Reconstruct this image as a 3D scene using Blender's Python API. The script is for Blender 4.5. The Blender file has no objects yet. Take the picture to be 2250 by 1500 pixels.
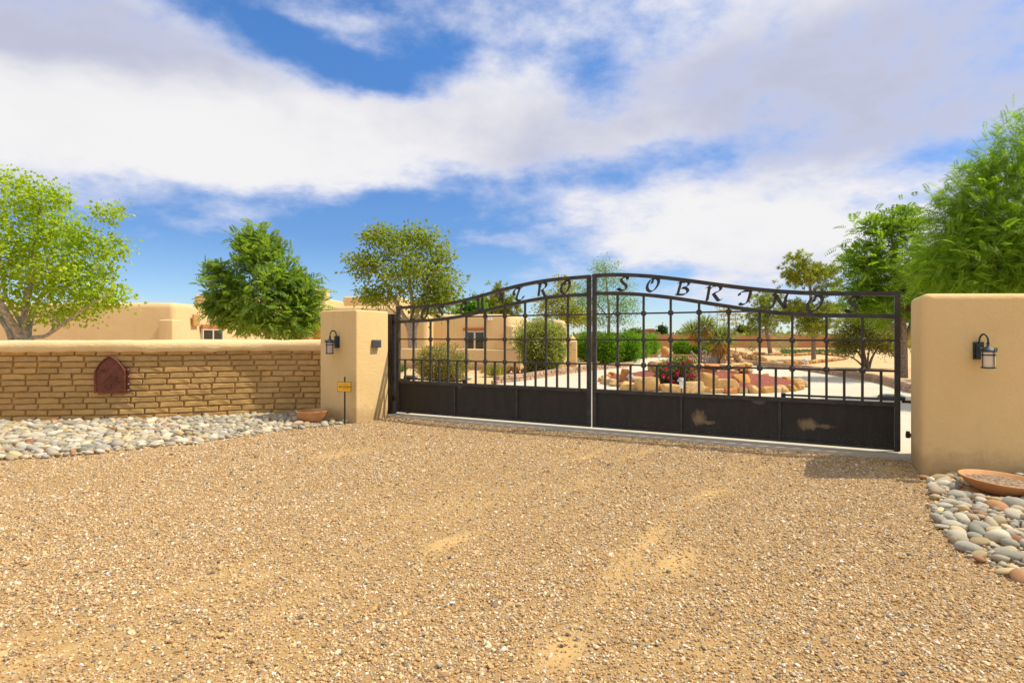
import bpy, bmesh, math, random
import numpy as np
from mathutils import Vector, Matrix, noise as mnoise

random.seed(7)
RNG = np.random.default_rng(7)
S = bpy.context.scene
COL = S.collection
PI = math.pi

# ------------------------------------------------------------------ camera
F, CX, HY, HC = 1270.0, 1125.0, 739.0, 1.35      # focal length (px of the 2250 px frame), centre, horizon, eye height
cam_d = bpy.data.cameras.new('camera')
cam = bpy.data.objects.new('camera', cam_d); COL.objects.link(cam)
cam_d.sensor_fit = 'HORIZONTAL'; cam_d.sensor_width = 36; cam_d.lens = 36*F/2250
cam_d.shift_y = -(750-HY)/2250
cam_d.clip_start = .05; cam_d.clip_end = 6000
cam.location = (0, 0, HC); cam.rotation_euler = (PI/2, 0, 0)
S.camera = cam

# ------------------------------------------------------------------ sun, exposure
SUN_EL = math.radians(56)
SUN_DIR = Vector((.997*math.cos(SUN_EL), .035*math.cos(SUN_EL), math.sin(SUN_EL)))   # towards the sun
sun_d = bpy.data.lights.new('sun', 'SUN'); sun_d.energy = 3.0; sun_d.angle = math.radians(.6); sun_d.color = (1, .93, .80)
sun = bpy.data.objects.new('sun', sun_d); COL.objects.link(sun)
sun.rotation_euler = (-SUN_DIR).to_track_quat('-Z', 'Y').to_euler(); sun.location = (20, 2, 30)
S.view_settings.view_transform = 'Standard'; S.view_settings.look = 'None'
S.view_settings.gamma = 1; S.view_settings.use_curve_mapping = False
S.view_settings.exposure = .68
S.cycles.use_denoising = True
S.cycles.max_bounces = 8; S.cycles.diffuse_bounces = 4; S.cycles.transparent_max_bounces = 8

# ------------------------------------------------------------------ node helper
class NB:
    def __init__(s, tree): s.t = tree; s.n = tree.nodes; s.l = tree.links
    def new(s, typ, **kw):
        nd = s.n.new(typ)
        for k, v in kw.items(): setattr(nd, k, v)
        return nd
    def link(s, a, b): s.l.new(a, b)
    def put(s, sock, v):
        if isinstance(v, bpy.types.NodeSocket): s.l.new(v, sock)
        else: sock.default_value = v
    def math(s, op, a, b=0.0, c=None, clamp=False):
        nd = s.new('ShaderNodeMath', operation=op, use_clamp=clamp)
        s.put(nd.inputs[0], a); s.put(nd.inputs[1], b)
        if c is not None: s.put(nd.inputs[2], c)
        return nd.outputs[0]
    def vmath(s, op, a, b=(0, 0, 0), sc=None):
        nd = s.new('ShaderNodeVectorMath', operation=op)
        s.put(nd.inputs[0], a)
        if op == 'SCALE': s.put(nd.inputs['Scale'], sc)
        else: s.put(nd.inputs[1], b)
        return nd.outputs[0]
    def noise(s, vec, scale, detail=4, rough=.55, out=0, lac=2.0):
        nd = s.new('ShaderNodeTexNoise'); s.put(nd.inputs['Vector'], vec)
        nd.inputs['Scale'].default_value = scale; nd.inputs['Detail'].default_value = detail
        nd.inputs['Roughness'].default_value = rough; nd.inputs['Lacunarity'].default_value = lac
        return nd.outputs[out]
    def ramp(s, fac, stops, interp='LINEAR'):
        nd = s.new('ShaderNodeValToRGB'); s.put(nd.inputs[0], fac); cr = nd.color_ramp; cr.interpolation = interp
        while len(cr.elements) < len(stops): cr.elements.new(.5)
        for e, (p, c) in zip(cr.elements, stops):
            e.position = p; e.color = (*c, 1) if len(c) == 3 else c
        return nd.outputs[0]
    def mix(s, fac, a, b, blend='MIX'):
        nd = s.new('ShaderNodeMix', data_type='RGBA', blend_type=blend)
        s.put(nd.inputs[0], fac)
        for k, v in ((6, a), (7, b)):
            s.put(nd.inputs[k], v if isinstance(v, bpy.types.NodeSocket) else (*v[:3], 1))
        return nd.outputs[2]
    def smooth(s, v, lo, hi):
        nd = s.new('ShaderNodeMapRange', interpolation_type='SMOOTHSTEP')
        s.put(nd.inputs[0], v); nd.inputs[1].default_value = lo; nd.inputs[2].default_value = hi
        return nd.outputs[0]

# ------------------------------------------------------------------ world: physical sky with a cloud deck by direction
W = bpy.data.worlds.new('World'); S.world = W; W.use_nodes = True
b = NB(W.node_tree); b.n.clear()
sky = b.new('ShaderNodeTexSky', sky_type='NISHITA', sun_disc=False)
sky.sun_elevation = SUN_EL; sky.sun_rotation = math.atan2(SUN_DIR.x, SUN_DIR.y)
sky.altitude = 1500; sky.air_density = 1.0; sky.dust_density = .6; sky.ozone_density = 2.2
tc = b.new('ShaderNodeTexCoord'); D = tc.outputs['Generated']
sx = b.new('ShaderNodeSeparateXYZ'); b.link(D, sx.inputs[0])
az = b.math('ARCTAN2', sx.outputs[0], sx.outputs[1]); el = b.math('ARCSINE', sx.outputs[2])
zz = b.math('ADD', b.math('ABSOLUTE', sx.outputs[2]), .16)
inv = b.math('DIVIDE', 1.0, zz)
PV = b.vmath('ADD', b.vmath('SCALE', D, sc=inv), (2.7, .4, 1.9))                                   # direction cast on a flat cloud deck
warp = b.vmath('SUBTRACT', b.noise(PV, 1.3, 5, .6, 1), (.5, .5, .5))
fb = b.noise(PV, 1.05, 10, .60)
DV = b.vmath('MULTIPLY', D, (1, 1, 1.7))
fb2 = b.math('MULTIPLY_ADD', b.noise(PV, 3.1, 8, .62), .35, b.math('MULTIPLY', b.noise(DV, 4.6, 9, .60), .65))
fb3 = b.noise(DV, 13.0, 9, .62)
cw = b.new('ShaderNodeSeparateXYZ'); b.link(warp, cw.inputs[0])
azw = b.math('MULTIPLY_ADD', cw.outputs[0], .24, az); elw = b.math('MULTIPLY_ADD', cw.outputs[1], .13, el)
def sky_blob(px, py, wx, wy, amp, rot=0):
    a0 = math.atan((px-CX)/F); e0 = math.atan((HY-py)/F*math.cos(a0)); sa = wx/F; se = wy/F
    da = b.math('SUBTRACT', azw, a0); de = b.math('SUBTRACT', elw, e0)
    c, s_ = math.cos(rot), math.sin(rot)
    u = b.math('MULTIPLY_ADD', da, c/sa, b.math('MULTIPLY', de, s_/sa))
    v = b.math('MULTIPLY_ADD', da, -s_/se, b.math('MULTIPLY', de, c/se))
    r2 = b.math('MULTIPLY_ADD', u, u, b.math('MULTIPLY', v, v))
    return b.math('MULTIPLY', b.math('EXPONENT', b.math('MULTIPLY', r2, -1.0)), amp)
blobs = [(130, 235, 420, 110, .60), (620, 285, 430, 95, .72), (1050, 275, 210, 90, .58), (700, 375, 230, 35, .22), (1020, 175, 90, 45, .20),
         (120, 60, 330, 110, .30), (420, 110, 120, 60, .12), (1750, 120, 480, 170, .50), (2150, 180, 300, 170, .3), (1520, 470, 280, 80, .45), (1330, 300, 90, 40, .14),
         (1800, 500, 330, 110, .50), (1850, 590, 300, 60, .4), (1420, 530, 260, 30, .30), (1150, 60, 150, 70, .22), (760, 25, 200, 22, .28), (820, 95, 100, 20, .20), (800, 150, 160, 16, .16),
         (560, 480, 150, 34, .46), (640, 540, 100, 22, .42), (1100, 540, 70, 20, .42), (330, 597, 60, 10, .46), (240, 440, 200, 36, .22), (1000, 490, 60, 14, .2),
         (560, 50, 110, 50, -.50), (700, 125, 130, 42, -.50), (870, 180, 130, 34, -.52), (980, 95, 100, 50, -.44), (1320, 200, 90, 60, -.26),
         (1180, 390, 190, 40, -.44), (1500, 340, 240, 26, -.40), (2120, 325, 120, 32, -.5), (2010, 430, 90, 26, -.4),
         (300, 540, 320, 60, -.46), (330, 470, 240, 40, -.16), (900, 490, 330, 70, -.50), (300, 640, 420, 50, -.48), (800, 610, 420, 70, -.5), (1350, 660, 330, 60, -.32)]
dens = None
for x in blobs:
    v = sky_blob(*x); dens = v if dens is None else b.math('ADD', dens, v)
dens = b.math('ADD', dens, b.math('MULTIPLY', b.math('SUBTRACT', fb, .5), 1.35))
dens = b.math('ADD', dens, b.math('MULTIPLY', b.math('SUBTRACT', fb2, .5), 1.75))
dens = b.math('ADD', dens, b.math('MULTIPLY', b.math('SUBTRACT', fb3, .5), .95))
dens = b.math('ADD', dens, .08)
dens = b.math('ADD', dens, b.math('MULTIPLY', b.smooth(el, .50, .75), .30))  # unseen extra cloud above the view, added to raise the ambient light
dens = b.math('ADD', dens, b.math('MULTIPLY', b.smooth(b.math('ABSOLUTE', az), .75, 1.1), .18))  # likewise added beside and behind the camera view for more fill light
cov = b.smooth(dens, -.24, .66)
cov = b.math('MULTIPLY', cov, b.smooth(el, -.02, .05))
greyb = None
for x in [(150, 50, 380, 70, .8), (1800, 170, 600, 130, .75), (2150, 110, 350, 120, .3), (330, 450, 300, 40, .25), (1200, 330, 150, 60, .2), (1800, 330, 330, 40, .35)]:
    v = sky_blob(*x); greyb = v if greyb is None else b.math('ADD', greyb, v)
grey = b.math('ADD', greyb, b.math('MULTIPLY', b.math('SUBTRACT', b.noise(DV, 3.4, 6, .6), .5), 1.1))
grey = b.smooth(grey, -.05, .75)
thick = b.smooth(dens, .10, .85)
ccol = b.mix(grey, (5.9, 5.78, 5.72), (3.4, 3.5, 4.35))
ccol = b.mix(b.math('MULTIPLY', b.math('SUBTRACT', 1.0, thick), .8), ccol, (4.1, 4.4, 5.7))
skt = b.ramp(el, [(0, (.72, .79, .87)), (.16, (.50, .66, .86)), (.45, (.54, .90, 1.22))])
skc = b.mix(1.0, sky.outputs[0], skt, 'MULTIPLY')
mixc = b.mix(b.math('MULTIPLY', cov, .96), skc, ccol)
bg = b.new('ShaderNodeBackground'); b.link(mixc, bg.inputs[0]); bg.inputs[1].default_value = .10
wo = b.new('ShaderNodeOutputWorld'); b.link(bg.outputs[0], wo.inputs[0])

# ------------------------------------------------------------------ coordinates read off the photograph
def G(px, py, z=0.0):
    Y = F*(HC-z)/(py-HY); return Vector(((px-CX)/F*Y, Y, z))
def P(px, py, Y): return Vector(((px-CX)/F*Y, Y, HC-(py-HY)/F*Y))

# ------------------------------------------------------------------ object helpers
def tag(o, label=None, cat=None, group=None, kind=None):
    if label: o['label'] = label
    if cat: o['category'] = cat
    if group: o['group'] = group
    if kind: o['kind'] = kind
    return o
def empty(name, loc=(0, 0, 0), rz=0, label=None, cat=None, group=None):
    o = bpy.data.objects.new(name, None); COL.objects.link(o); o.location = loc; o.rotation_euler = (0, 0, rz)
    o.empty_display_size = .1
    return tag(o, label, cat, group)
def link(name, me, m=None, parent=None):
    if m is not None and not me.materials: me.materials.append(m)
    o = bpy.data.objects.new(name, me); COL.objects.link(o)
    if parent: o.parent = parent
    return o
def mesh_np(name, V, Fc, cols=None, smooth=False):
    """V (n,3), Fc: list of faces or (m,k) array"""
    me = bpy.data.meshes.new(name); V = np.asarray(V, dtype=np.float32)
    if isinstance(Fc, np.ndarray):
        m, k = Fc.shape
        me.vertices.add(len(V)); me.vertices.foreach_set('co', V.ravel())
        me.loops.add(m*k); me.loops.foreach_set('vertex_index', Fc.astype(np.int32).ravel())
        me.polygons.add(m); me.polygons.foreach_set('loop_start', np.arange(0, m*k, k, dtype=np.int32))
        me.update(calc_edges=True)
    else:
        me.from_pydata(V.tolist(), [], Fc)
    if cols is not None:
        at = me.attributes.new('tint', 'FLOAT_COLOR', 'FACE')
        c4 = np.ones((len(cols), 4), dtype=np.float32); c4[:, :3] = cols
        at.data.foreach_set('color', c4.ravel())
    if smooth: me.polygons.foreach_set('use_smooth', np.ones(len(me.polygons), dtype=bool))
    me.validate(); return me
def bm_mesh(name, bm, smooth=False):
    bmesh.ops.recalc_face_normals(bm, faces=bm.faces)
    me = bpy.data.meshes.new(name); bm.to_mesh(me); bm.free()
    if smooth: me.polygons.foreach_set('use_smooth', np.ones(len(me.polygons), dtype=bool))
    return me
def smooth_angle(me, deg=35):
    me.polygons.foreach_set('use_smooth', np.ones(len(me.polygons), dtype=bool))
    bm = bmesh.new(); bm.from_mesh(me)
    for e in bm.edges:
        if len(e.link_faces) == 2 and e.calc_face_angle(0) > math.radians(deg): e.smooth = False
    bm.to_mesh(me); bm.free(); return me
class MB:
    """collects boxes, tubes and lathes into one mesh"""
    def __init__(s): s.v = []; s.f = []
    def add(s, vs, fs):
        o = len(s.v); s.v += [tuple(x) for x in vs]; s.f += [[i+o for i in f] for f in fs]; return s
    def box(s, c, d, m=None):
        x, y, z = d[0]/2, d[1]/2, d[2]/2
        vs = [Vector((i*x, j*y, k*z)) for k in (-1, 1) for j in (-1, 1) for i in (-1, 1)]
        if m is not None: vs = [m @ v for v in vs]
        vs = [v+Vector(c) for v in vs]
        return s.add(vs, [[0, 2, 3, 1], [4, 5, 7, 6], [0, 1, 5, 4], [2, 6, 7, 3], [0, 4, 6, 2], [1, 3, 7, 5]])
    def tube(s, pts, rad, n=8, cap=True, flat=1.0):
        pts = [Vector(p) for p in pts]; N = len(pts)
        if not hasattr(rad, '__len__'): rad = [rad]*N
        t0 = (pts[1]-pts[0]).normalized(); up = Vector((0, 0, 1)) if abs(t0.z) < .9 else Vector((1, 0, 0))
        a = t0.cross(up).normalized(); vs = []
        for i in range(N):
            t = (pts[min(i+1, N-1)]-pts[max(i-1, 0)])
            t = t.normalized() if t.length > 1e-9 else t0
            a = (a - t*a.dot(t)); a = a.normalized() if a.length > 1e-6 else t.orthogonal().normalized()
            c = t.cross(a)
            for k in range(n):
                th = 2*PI*k/n + PI/n
                vs.append(pts[i]+(a*math.cos(th)+c*math.sin(th)*flat)*rad[i])
        fs = [[i*n+k, i*n+(k+1) % n, (i+1)*n+(k+1) % n, (i+1)*n+k] for i in range(N-1) for k in range(n)]
        if cap: fs += [list(range(n))[::-1], [(N-1)*n+k for k in range(n)]]
        return s.add(vs, fs)
    def lathe(s, prof, c=(0, 0, 0), n=24, cap=True):
        vs = [(c[0]+r*math.cos(2*PI*k/n), c[1]+r*math.sin(2*PI*k/n), c[2]+z) for r, z in prof for k in range(n)]
        fs = [[i*n+k, i*n+(k+1) % n, (i+1)*n+(k+1) % n, (i+1)*n+k] for i in range(len(prof)-1) for k in range(n)]
        if cap: fs += [list(range(n))[::-1], [(len(prof)-1)*n+k for k in range(n)]]
        return s.add(vs, fs)
    def prism(s, poly, y0, y1):
        """polygon in (x,z) extruded along y"""
        n = len(poly); vs = [(p[0], y0, p[1]) for p in poly]+[(p[0], y1, p[1]) for p in poly]
        fs = [list(range(n)), list(range(n, 2*n))[::-1]]+[[i, (i+1) % n, n+(i+1) % n, n+i] for i in range(n)]
        return s.add(vs, fs)
    def mesh(s, name, smooth=None):
        me = bpy.data.meshes.new(name); me.from_pydata(s.v, [], s.f)
        bm = bmesh.new(); bm.from_mesh(me); bmesh.ops.recalc_face_normals(bm, faces=bm.faces); bm.to_mesh(me); bm.free()
        if smooth: smooth_angle(me, smooth)
        return me
    def obj(s, name, m, parent=None, smooth=None): return link(name, s.mesh(name, smooth), m, parent)
def spline(pts, n):
    """Catmull-Rom through points (tuples of any dimension)"""
    p = np.array(pts, float); p = np.vstack([2*p[0]-p[1], p, 2*p[-1]-p[-2]]); out = []
    m = len(p)-3
    for q in np.linspace(0, m-1e-6, n):
        i = int(q); t = q-i; a, b_, c, d = p[i:i+4]
        out.append(.5*((2*b_)+(-a+c)*t+(2*a-5*b_+4*c-d)*t*t+(-a+3*b_-3*c+d)*t**3))
    return np.array(out)
def fbm2(x, y, sc, seed=0, oct=4):
    r = np.random.default_rng(seed); out = np.zeros_like(x, dtype=float); amp = 1; tot = 0
    for o in range(oct):
        for k in range(5):
            a = r.uniform(0, 2*PI); f = sc*(2**o)*r.uniform(.6, 1.4)
            out += amp*np.sin((x*math.cos(a)+y*math.sin(a))*f+r.uniform(0, 2*PI)); tot += amp*.7
        amp *= .55
    return out/tot*1.6
def in_poly(x, y, poly):
    poly = [(p[0], p[1]) for p in poly]; ins = np.zeros(len(x), bool); j = len(poly)-1
    for i in range(len(poly)):
        xi, yi = poly[i]; xj, yj = poly[j]
        c = ((yi > y) != (yj > y)) & (x < (xj-xi)*(y-yi)/((yj-yi) or 1e-9)+xi); ins ^= c; j = i
    return ins
def noisy(bm, amp, sc, seed=0):
    o = Vector((seed*7.3, seed*3.1, seed*1.7))
    bm.normal_update()
    for v in bm.verts: v.co += v.normal*mnoise.noise(v.co*sc+o)*amp
def stucco_prism(name, foot, z0, z1, rv, rt, m, parent=None, amp=.006, taper=0):
    """rounded plaster block over a footprint; rv rounds the uprights, rt the top"""
    bm = bmesh.new(); vs = [bm.verts.new((p[0], p[1], z0)) for p in foot]
    f = bm.faces.new(vs); r = bmesh.ops.extrude_face_region(bm, geom=[f])
    tv = [v for v in r['geom'] if isinstance(v, bmesh.types.BMVert)]
    c = sum((v.co for v in tv), Vector())/len(tv)
    for v in tv: v.co.x += (c.x-v.co.x)*taper; v.co.y += (c.y-v.co.y)*taper; v.co.z = z1
    bm.normal_update()
    ed = [e for e in bm.edges if abs(e.verts[0].co.z-e.verts[1].co.z) > .1]
    if rv > 0: bmesh.ops.bevel(bm, geom=ed, offset=rv, segments=5, profile=.5, affect='EDGES')
    ed = [e for e in bm.edges if min(e.verts[0].co.z, e.verts[1].co.z) > z1-1e-4]
    if rt > 0: bmesh.ops.bevel(bm, geom=ed, offset=rt, segments=5, profile=.5, affect='EDGES')
    me = bm_mesh(name, bm); smooth_angle(me, 50)
    return link(name, me, m, parent)
def rect(x0, y0, x1, y1): return [(x0, y0), (x1, y0), (x1, y1), (x0, y1)]

# ------------------------------------------------------------------ materials
def new_mat(name):
    m = bpy.data.materials.new(name); m.use_nodes = True; nb = NB(m.node_tree)
    return m, nb, nb.n['Principled BSDF']
def mat(name, c, rough=.7, var=.15, vs=6, bump=0, bs=60, metal=0, spec=.3, c2=None, detail=5):
    m, nb, p = new_mat(name); tcx = nb.new('ShaderNodeTexCoord').outputs['Object']
    p.inputs['Roughness'].default_value = rough; p.inputs['Metallic'].default_value = metal
    p.inputs['Specular IOR Level'].default_value = spec
    n1 = nb.noise(tcx, vs, detail, .6)
    lo = tuple(x*(1-var) for x in c); hi = tuple(min(1, x*(1+var)) for x in (c2 or c))
    nb.link(nb.ramp(n1, [(.3, lo), (.7, hi)]), p.inputs['Base Color'])
    if bump:
        bn = nb.new('ShaderNodeBump'); bn.inputs['Strength'].default_value = bump; bn.inputs['Distance'].default_value = .02
        nb.link(nb.noise(tcx, bs, 5, .65), bn.inputs['Height']); nb.link(bn.outputs[0], p.inputs['Normal'])
    return m
def stucco(name, c, c2, bump=.35, bs=45):
    m, nb, p = new_mat(name); tcx = nb.new('ShaderNodeTexCoord').outputs['Object']
    p.inputs['Roughness'].default_value = .9; p.inputs['Specular IOR Level'].default_value = .15
    a = nb.noise(tcx, 1.1, 6, .65); d = nb.noise(tcx, 70, 3, .6)
    base = nb.mix(nb.smooth(a, .3, .7), c, c2)
    # soft vertical wash marks and dust near the splash zone
    st = nb.noise(nb.vmath('MULTIPLY', tcx, (5, 5, .5)), 1.3, 5, .6)
    base = nb.mix(nb.math('MULTIPLY', nb.smooth(st, .52, .78), .22), base, tuple(x*.72 for x in c))
    base = nb.mix(nb.math('MULTIPLY', nb.smooth(d, .35, .75), .16), base, tuple(x*.75 for x in c))
    gz_ = nb.new('ShaderNodeSeparateXYZ'); nb.link(nb.new('ShaderNodeNewGeometry').outputs['Position'], gz_.inputs[0])
    spl = nb.math('MULTIPLY', nb.smooth(nb.math('ADD', gz_.outputs[2], nb.math('MULTIPLY', nb.noise(tcx, 6, 6, .7), -.42)), .10, -.16), .6)
    base = nb.mix(spl, base, (.40, .26, .12))
    blot = nb.noise(tcx, 2.6, 8, .72)
    base = nb.mix(nb.math('MULTIPLY', nb.smooth(blot, .55, .75), .28), base, tuple(min(1, x*1.12) for x in c2))
    nb.link(base, p.inputs['Base Color'])
    bn = nb.new('ShaderNodeBump'); bn.inputs['Strength'].default_value = bump; bn.inputs['Distance'].default_value = .012
    h = nb.math('ADD', nb.noise(tcx, bs, 6, .7), nb.math('ADD', nb.math('MULTIPLY', nb.noise(tcx, 4, 4, .6), 2.2), nb.math('MULTIPLY', nb.noise(nb.vmath('MULTIPLY', tcx, (1, 1, 2.2)), 14, 3, .5), 1.1)))
    nb.link(h, bn.inputs['Height']); nb.link(bn.outputs[0], p.inputs['Normal'])
    return m
M = {}
M['stucco'] = stucco('stucco', (.75, .52, .22), (.79, .56, .255), .32)
M['cap'] = stucco('cap_stucco', (.80, .57, .27), (.84, .62, .32), .5, 22)
M['house'] = stucco('house_stucco', (.69, .48, .225), (.73, .52, .26), .25)
M['farwall'] = mat('far_wall', (.46, .225, .095), .9, .1, .6)
M['farhouse'] = mat('far_house', (.50, .22, .12), .9, .08, .4)
M['farwhite'] = mat('far_house_pale', (.62, .56, .48), .9, .08, .4)
M['steel'] = mat('gate_steel', (.040, .035, .027), .5, .28, 9, .12, 120, 0, .35, (.055, .048, .036))
M['black'] = mat('black_steel', (.018, .017, .016), .5, .5, 12, .15, 60, 0, .4)
M['rusty'] = mat('rusty_steel', (.07, .035, .02), .75, .5, 20, .3, 90, 0, .2, (.12, .06, .03))
M['motor'] = mat('motor_grey', (.10, .11, .12), .45, .12, 5)
M['terra'] = mat('terracotta', (.52, .235, .085), .75, .14, 5, .1, 40, 0, .25, (.58, .29, .12))
M['soil'] = mat('potting_soil', (.16, .105, .06), .95, .6, 40, .9, 70, 0, .1, (.36, .26, .17))
M['mbox'] = mat('rust_red_paint', (.135, .035, .014), .5, .22, 14, .2, 60, 0, .4, (.18, .05, .02))
M['bolt'] = mat('pale_bolt', (.75, .72, .65), .4, .1)
M['brass'] = mat('brass', (.65, .42, .15), .35, .1, metal=.8)
M['verdi'] = mat('verdigris_bronze', (.022, .028, .029), .5, .4, 30, .2, 80, .2, .4, (.045, .062, .062))
M['glassl'] = mat('lamp_glass_pinkish', (.52, .40, .37), .3, .06, 8, spec=.6)
M['glassr'] = mat('lamp_glass_cream', (.72, .60, .42), .3, .06, 8, spec=.6)
M['louvre'] = mat('louvre_grey', (.13, .13, .13), .5, .1, metal=.4)
M['signy'] = mat('sign_yellow', (.90, .48, .02), .45, .05, spec=.4)
M['signk'] = mat('sign_black', (.03, .018, .008), .6, .05)
M['signr'] = mat('sign_orange_print', (.75, .16, .02), .6, .05)
M['wood'] = mat('orange_wood', (.44, .165, .04), .7, .25, 12, .2, 40)
M['frame'] = mat('window_frame', (.58, .55, .50), .5, .05)
M['bark'] = mat('bark', (.23, .165, .11), .95, .45, 18, .9, 30, 0, .1, (.30, .23, .16), 8)
M['barkp'] = mat('bark_pale', (.34, .285, .21), .95, .4, 16, .9, 26, 0, .1, (.44, .38, .30), 8)
M['mulch'] = mat('red_mulch', (.20, .055, .035), .95, .6, 25, .9, 30, 0, .1, (.30, .10, .065))
M['bin'] = mat('orange_plastic', (.62, .09, .025), .5, .08)
M['white'] = mat('white_enamel', (.78, .78, .76), .4, .04)
M['lgrey'] = mat('path_light_grey', (.45, .46, .47), .4, .1)
m, nb, p = new_mat('window_glass'); p.inputs['Base Color'].default_value = (.02, .025, .02, 1); p.inputs['Roughness'].default_value = .06
p.inputs['Specular IOR Level'].default_value = .8; M['glass'] = m
# pieces coloured one by one through the object's own colour
def piece_mat(name, attr=False, var=.18, vs=9, bump=.35, bs=35, spk=.0, streak=0):
    m, nb, p = new_mat(name); tcx = nb.new('ShaderNodeTexCoord').outputs['Object']
    p.inputs['Roughness'].default_value = .85; p.inputs['Specular IOR Level'].default_value = .2
    if attr: c = nb.new('ShaderNodeAttribute', attribute_name='tint').outputs[0]
    else: c = nb.new('ShaderNodeObjectInfo').outputs['Color']
    oi = nb.new('ShaderNodeObjectInfo').outputs['Random']
    v = nb.vmath('ADD', tcx, nb.vmath('SCALE', (13.0, 7.0, 5.0), sc=oi))
    n1 = nb.noise(v, vs, 6, .65)
    f = nb.ramp(n1, [(.25, (1-var,)*3), (.75, (1+var,)*3)])
    c = nb.mix(1.0, c, f, 'MULTIPLY')
    if streak:
        c = nb.mix(nb.math('MULTIPLY', nb.smooth(nb.noise(nb.vmath('MULTIPLY', v, (1, 1, 6)), vs*.6, 4, .6), .55, .7), streak), c, (.72, .62, .45))
    if spk:
        c = nb.mix(nb.math('MULTIPLY', nb.smooth(nb.noise(v, 55, 2, .5), .68, .74), spk), c, (.75, .6, .4))
    nb.link(c, p.inputs['Base Color'])
    bn = nb.new('ShaderNodeBump'); bn.inputs['Strength'].default_value = bump; bn.inputs['Distance'].default_value = .02
    nb.link(nb.noise(v, bs, 6, .7), bn.inputs['Height']); nb.link(bn.outputs[0], p.inputs['Normal'])
    return m
M['brick'] = piece_mat('adobe_brick', False, .16, 7, .6, 40, .8)
M['pebble'] = piece_mat('river_stone', False, .22, 12, .25, 60, 0, .25)
M['pebbles'] = piece_mat('river_stone_small', True, .22, 12, .25, 60)
M['rock'] = piece_mat('sandstone_rock', False, .25, 5, .6, 14, 0, .15)
M['block'] = piece_mat('edging_block', False, .2, 9, .6, 30)
M['mortar'] = mat('adobe_mortar', (.48, .29, .10), .95, .25, 8, .6, 50, 0, .1)
# foliage: colour carried per leaf
def foliage_mat(name, trans=.52):
    m, nb, p = new_mat(name); at = nb.new('ShaderNodeAttribute', attribute_name='tint').outputs[0]
    p.inputs['Roughness'].default_value = .5; p.inputs['Specular IOR Level'].default_value = .25
    nb.link(at, p.inputs['Base Color'])
    tr = nb.new('ShaderNodeBsdfTranslucent'); nb.link(nb.mix(1, at, (1.35, 1.3, .6), 'MULTIPLY'), tr.inputs[0])
    mx = nb.new('ShaderNodeMixShader'); mx.inputs[0].default_value = trans
    nb.link(p.outputs[0], mx.inputs[1]); nb.link(tr.outputs[0], mx.inputs[2])
    nb.link(mx.outputs[0], nb.n['Material Output'].inputs[0]); return m
M['leaf'] = foliage_mat('foliage')
M['petal'] = mat('rose_petal', (.62, .02, .12), .5, .2, 20)
# gravel stones (tint comes from the scattered points)
def pebble_palette(nb, t):
    return nb.ramp(t, [(0, (.56, .365, .16)), (.17, (.50, .305, .13)), (.32, (.63, .45, .22)), (.46, (.45, .27, .12)), (.55, (.67, .53, .31)),
                       (.65, (.54, .335, .14)), (.77, (.30, .215, .135)), (.84, (.43, .36, .26)), (.90, (.69, .595, .42)), (.95, (.15, .125, .095)), (.98, (.78, .73, .61))], 'CONSTANT')
m, nb, p = new_mat('gravel_stone')
t = nb.new('ShaderNodeAttribute', attribute_name='tint_id', attribute_type='INSTANCER').outputs['Fac']
nb.link(pebble_palette(nb, t), p.inputs['Base Color']); p.inputs['Roughness'].default_value = .75; p.inputs['Specular IOR Level'].default_value = .25
M['gstone'] = m
m, nb, p = new_mat('gravel_bed'); o = nb.new('ShaderNodeTexCoord').outputs['Object']
wv = nb.vmath('ADD', o, nb.vmath('SCALE', nb.noise(o, 60, 2, .5, 1), sc=.006))
vo = nb.new('ShaderNodeTexVoronoi', feature='F1'); nb.link(wv, vo.inputs['Vector']); vo.inputs['Scale'].default_value = 62
sp = nb.new('ShaderNodeSeparateColor'); nb.link(vo.outputs['Color'], sp.inputs[0])
pc = pebble_palette(nb, sp.outputs[0])
sandc = nb.ramp(nb.noise(o, 90, 3, .6), [(.3, (.50, .315, .115)), (.7, (.60, .40, .16))])
mp = nb.new('ShaderNodeMapping'); mp.inputs['Rotation'].default_value = (0, 0, -.96); mp.inputs['Scale'].default_value = (.32, 1.5, 1); nb.link(o, mp.inputs[0])   # wheel tracks run towards the gate
sm = nb.noise(mp.outputs[0], 1.5, 6, .6)
edge = nb.smooth(vo.outputs['Distance'], .012*62*.5, .009*62*.4)
sa = nb.new('ShaderNodeAttribute', attribute_name='sandm').outputs['Fac']
sa = nb.smooth(nb.math('ADD', sa, nb.math('MULTIPLY', nb.math('SUBTRACT', sm, .5), .5)), .15, .95)
fac = nb.math('MULTIPLY', nb.math('SUBTRACT', 1.0, sa), edge)
gap_ = nb.mix(sa, (.36, .225, .09), sandc)
nb.link(nb.mix(fac, gap_, pc), p.inputs['Base Color'])
bn = nb.new('ShaderNodeBump'); bn.inputs['Strength'].default_value = .8; bn.inputs['Distance'].default_value = .008
nb.link(nb.math('MULTIPLY', nb.math('SUBTRACT', 1.0, vo.outputs['Distance']), fac), bn.inputs['Height']); nb.link(bn.outputs[0], p.inputs['Normal'])
p.inputs['Roughness'].default_value = .9; p.inputs['Specular IOR Level'].default_value = .15
M['gravel'] = m
m, nb, p = new_mat('desert_soil'); o = nb.new('ShaderNodeTexCoord').outputs['Object']
c = nb.ramp(nb.noise(o, .35, 6, .6), [(.3, (.60, .385, .165)), (.7, (.70, .49, .25))])
c = nb.mix(nb.math('MULTIPLY', nb.smooth(nb.noise(o, 22, 4, .7), .52, .66), .5), c, (.36, .25, .15))
c = nb.mix(nb.math('MULTIPLY', nb.smooth(nb.noise(o, 34, 2, .6), .60, .68), .6), c, (.74, .64, .5))
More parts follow.
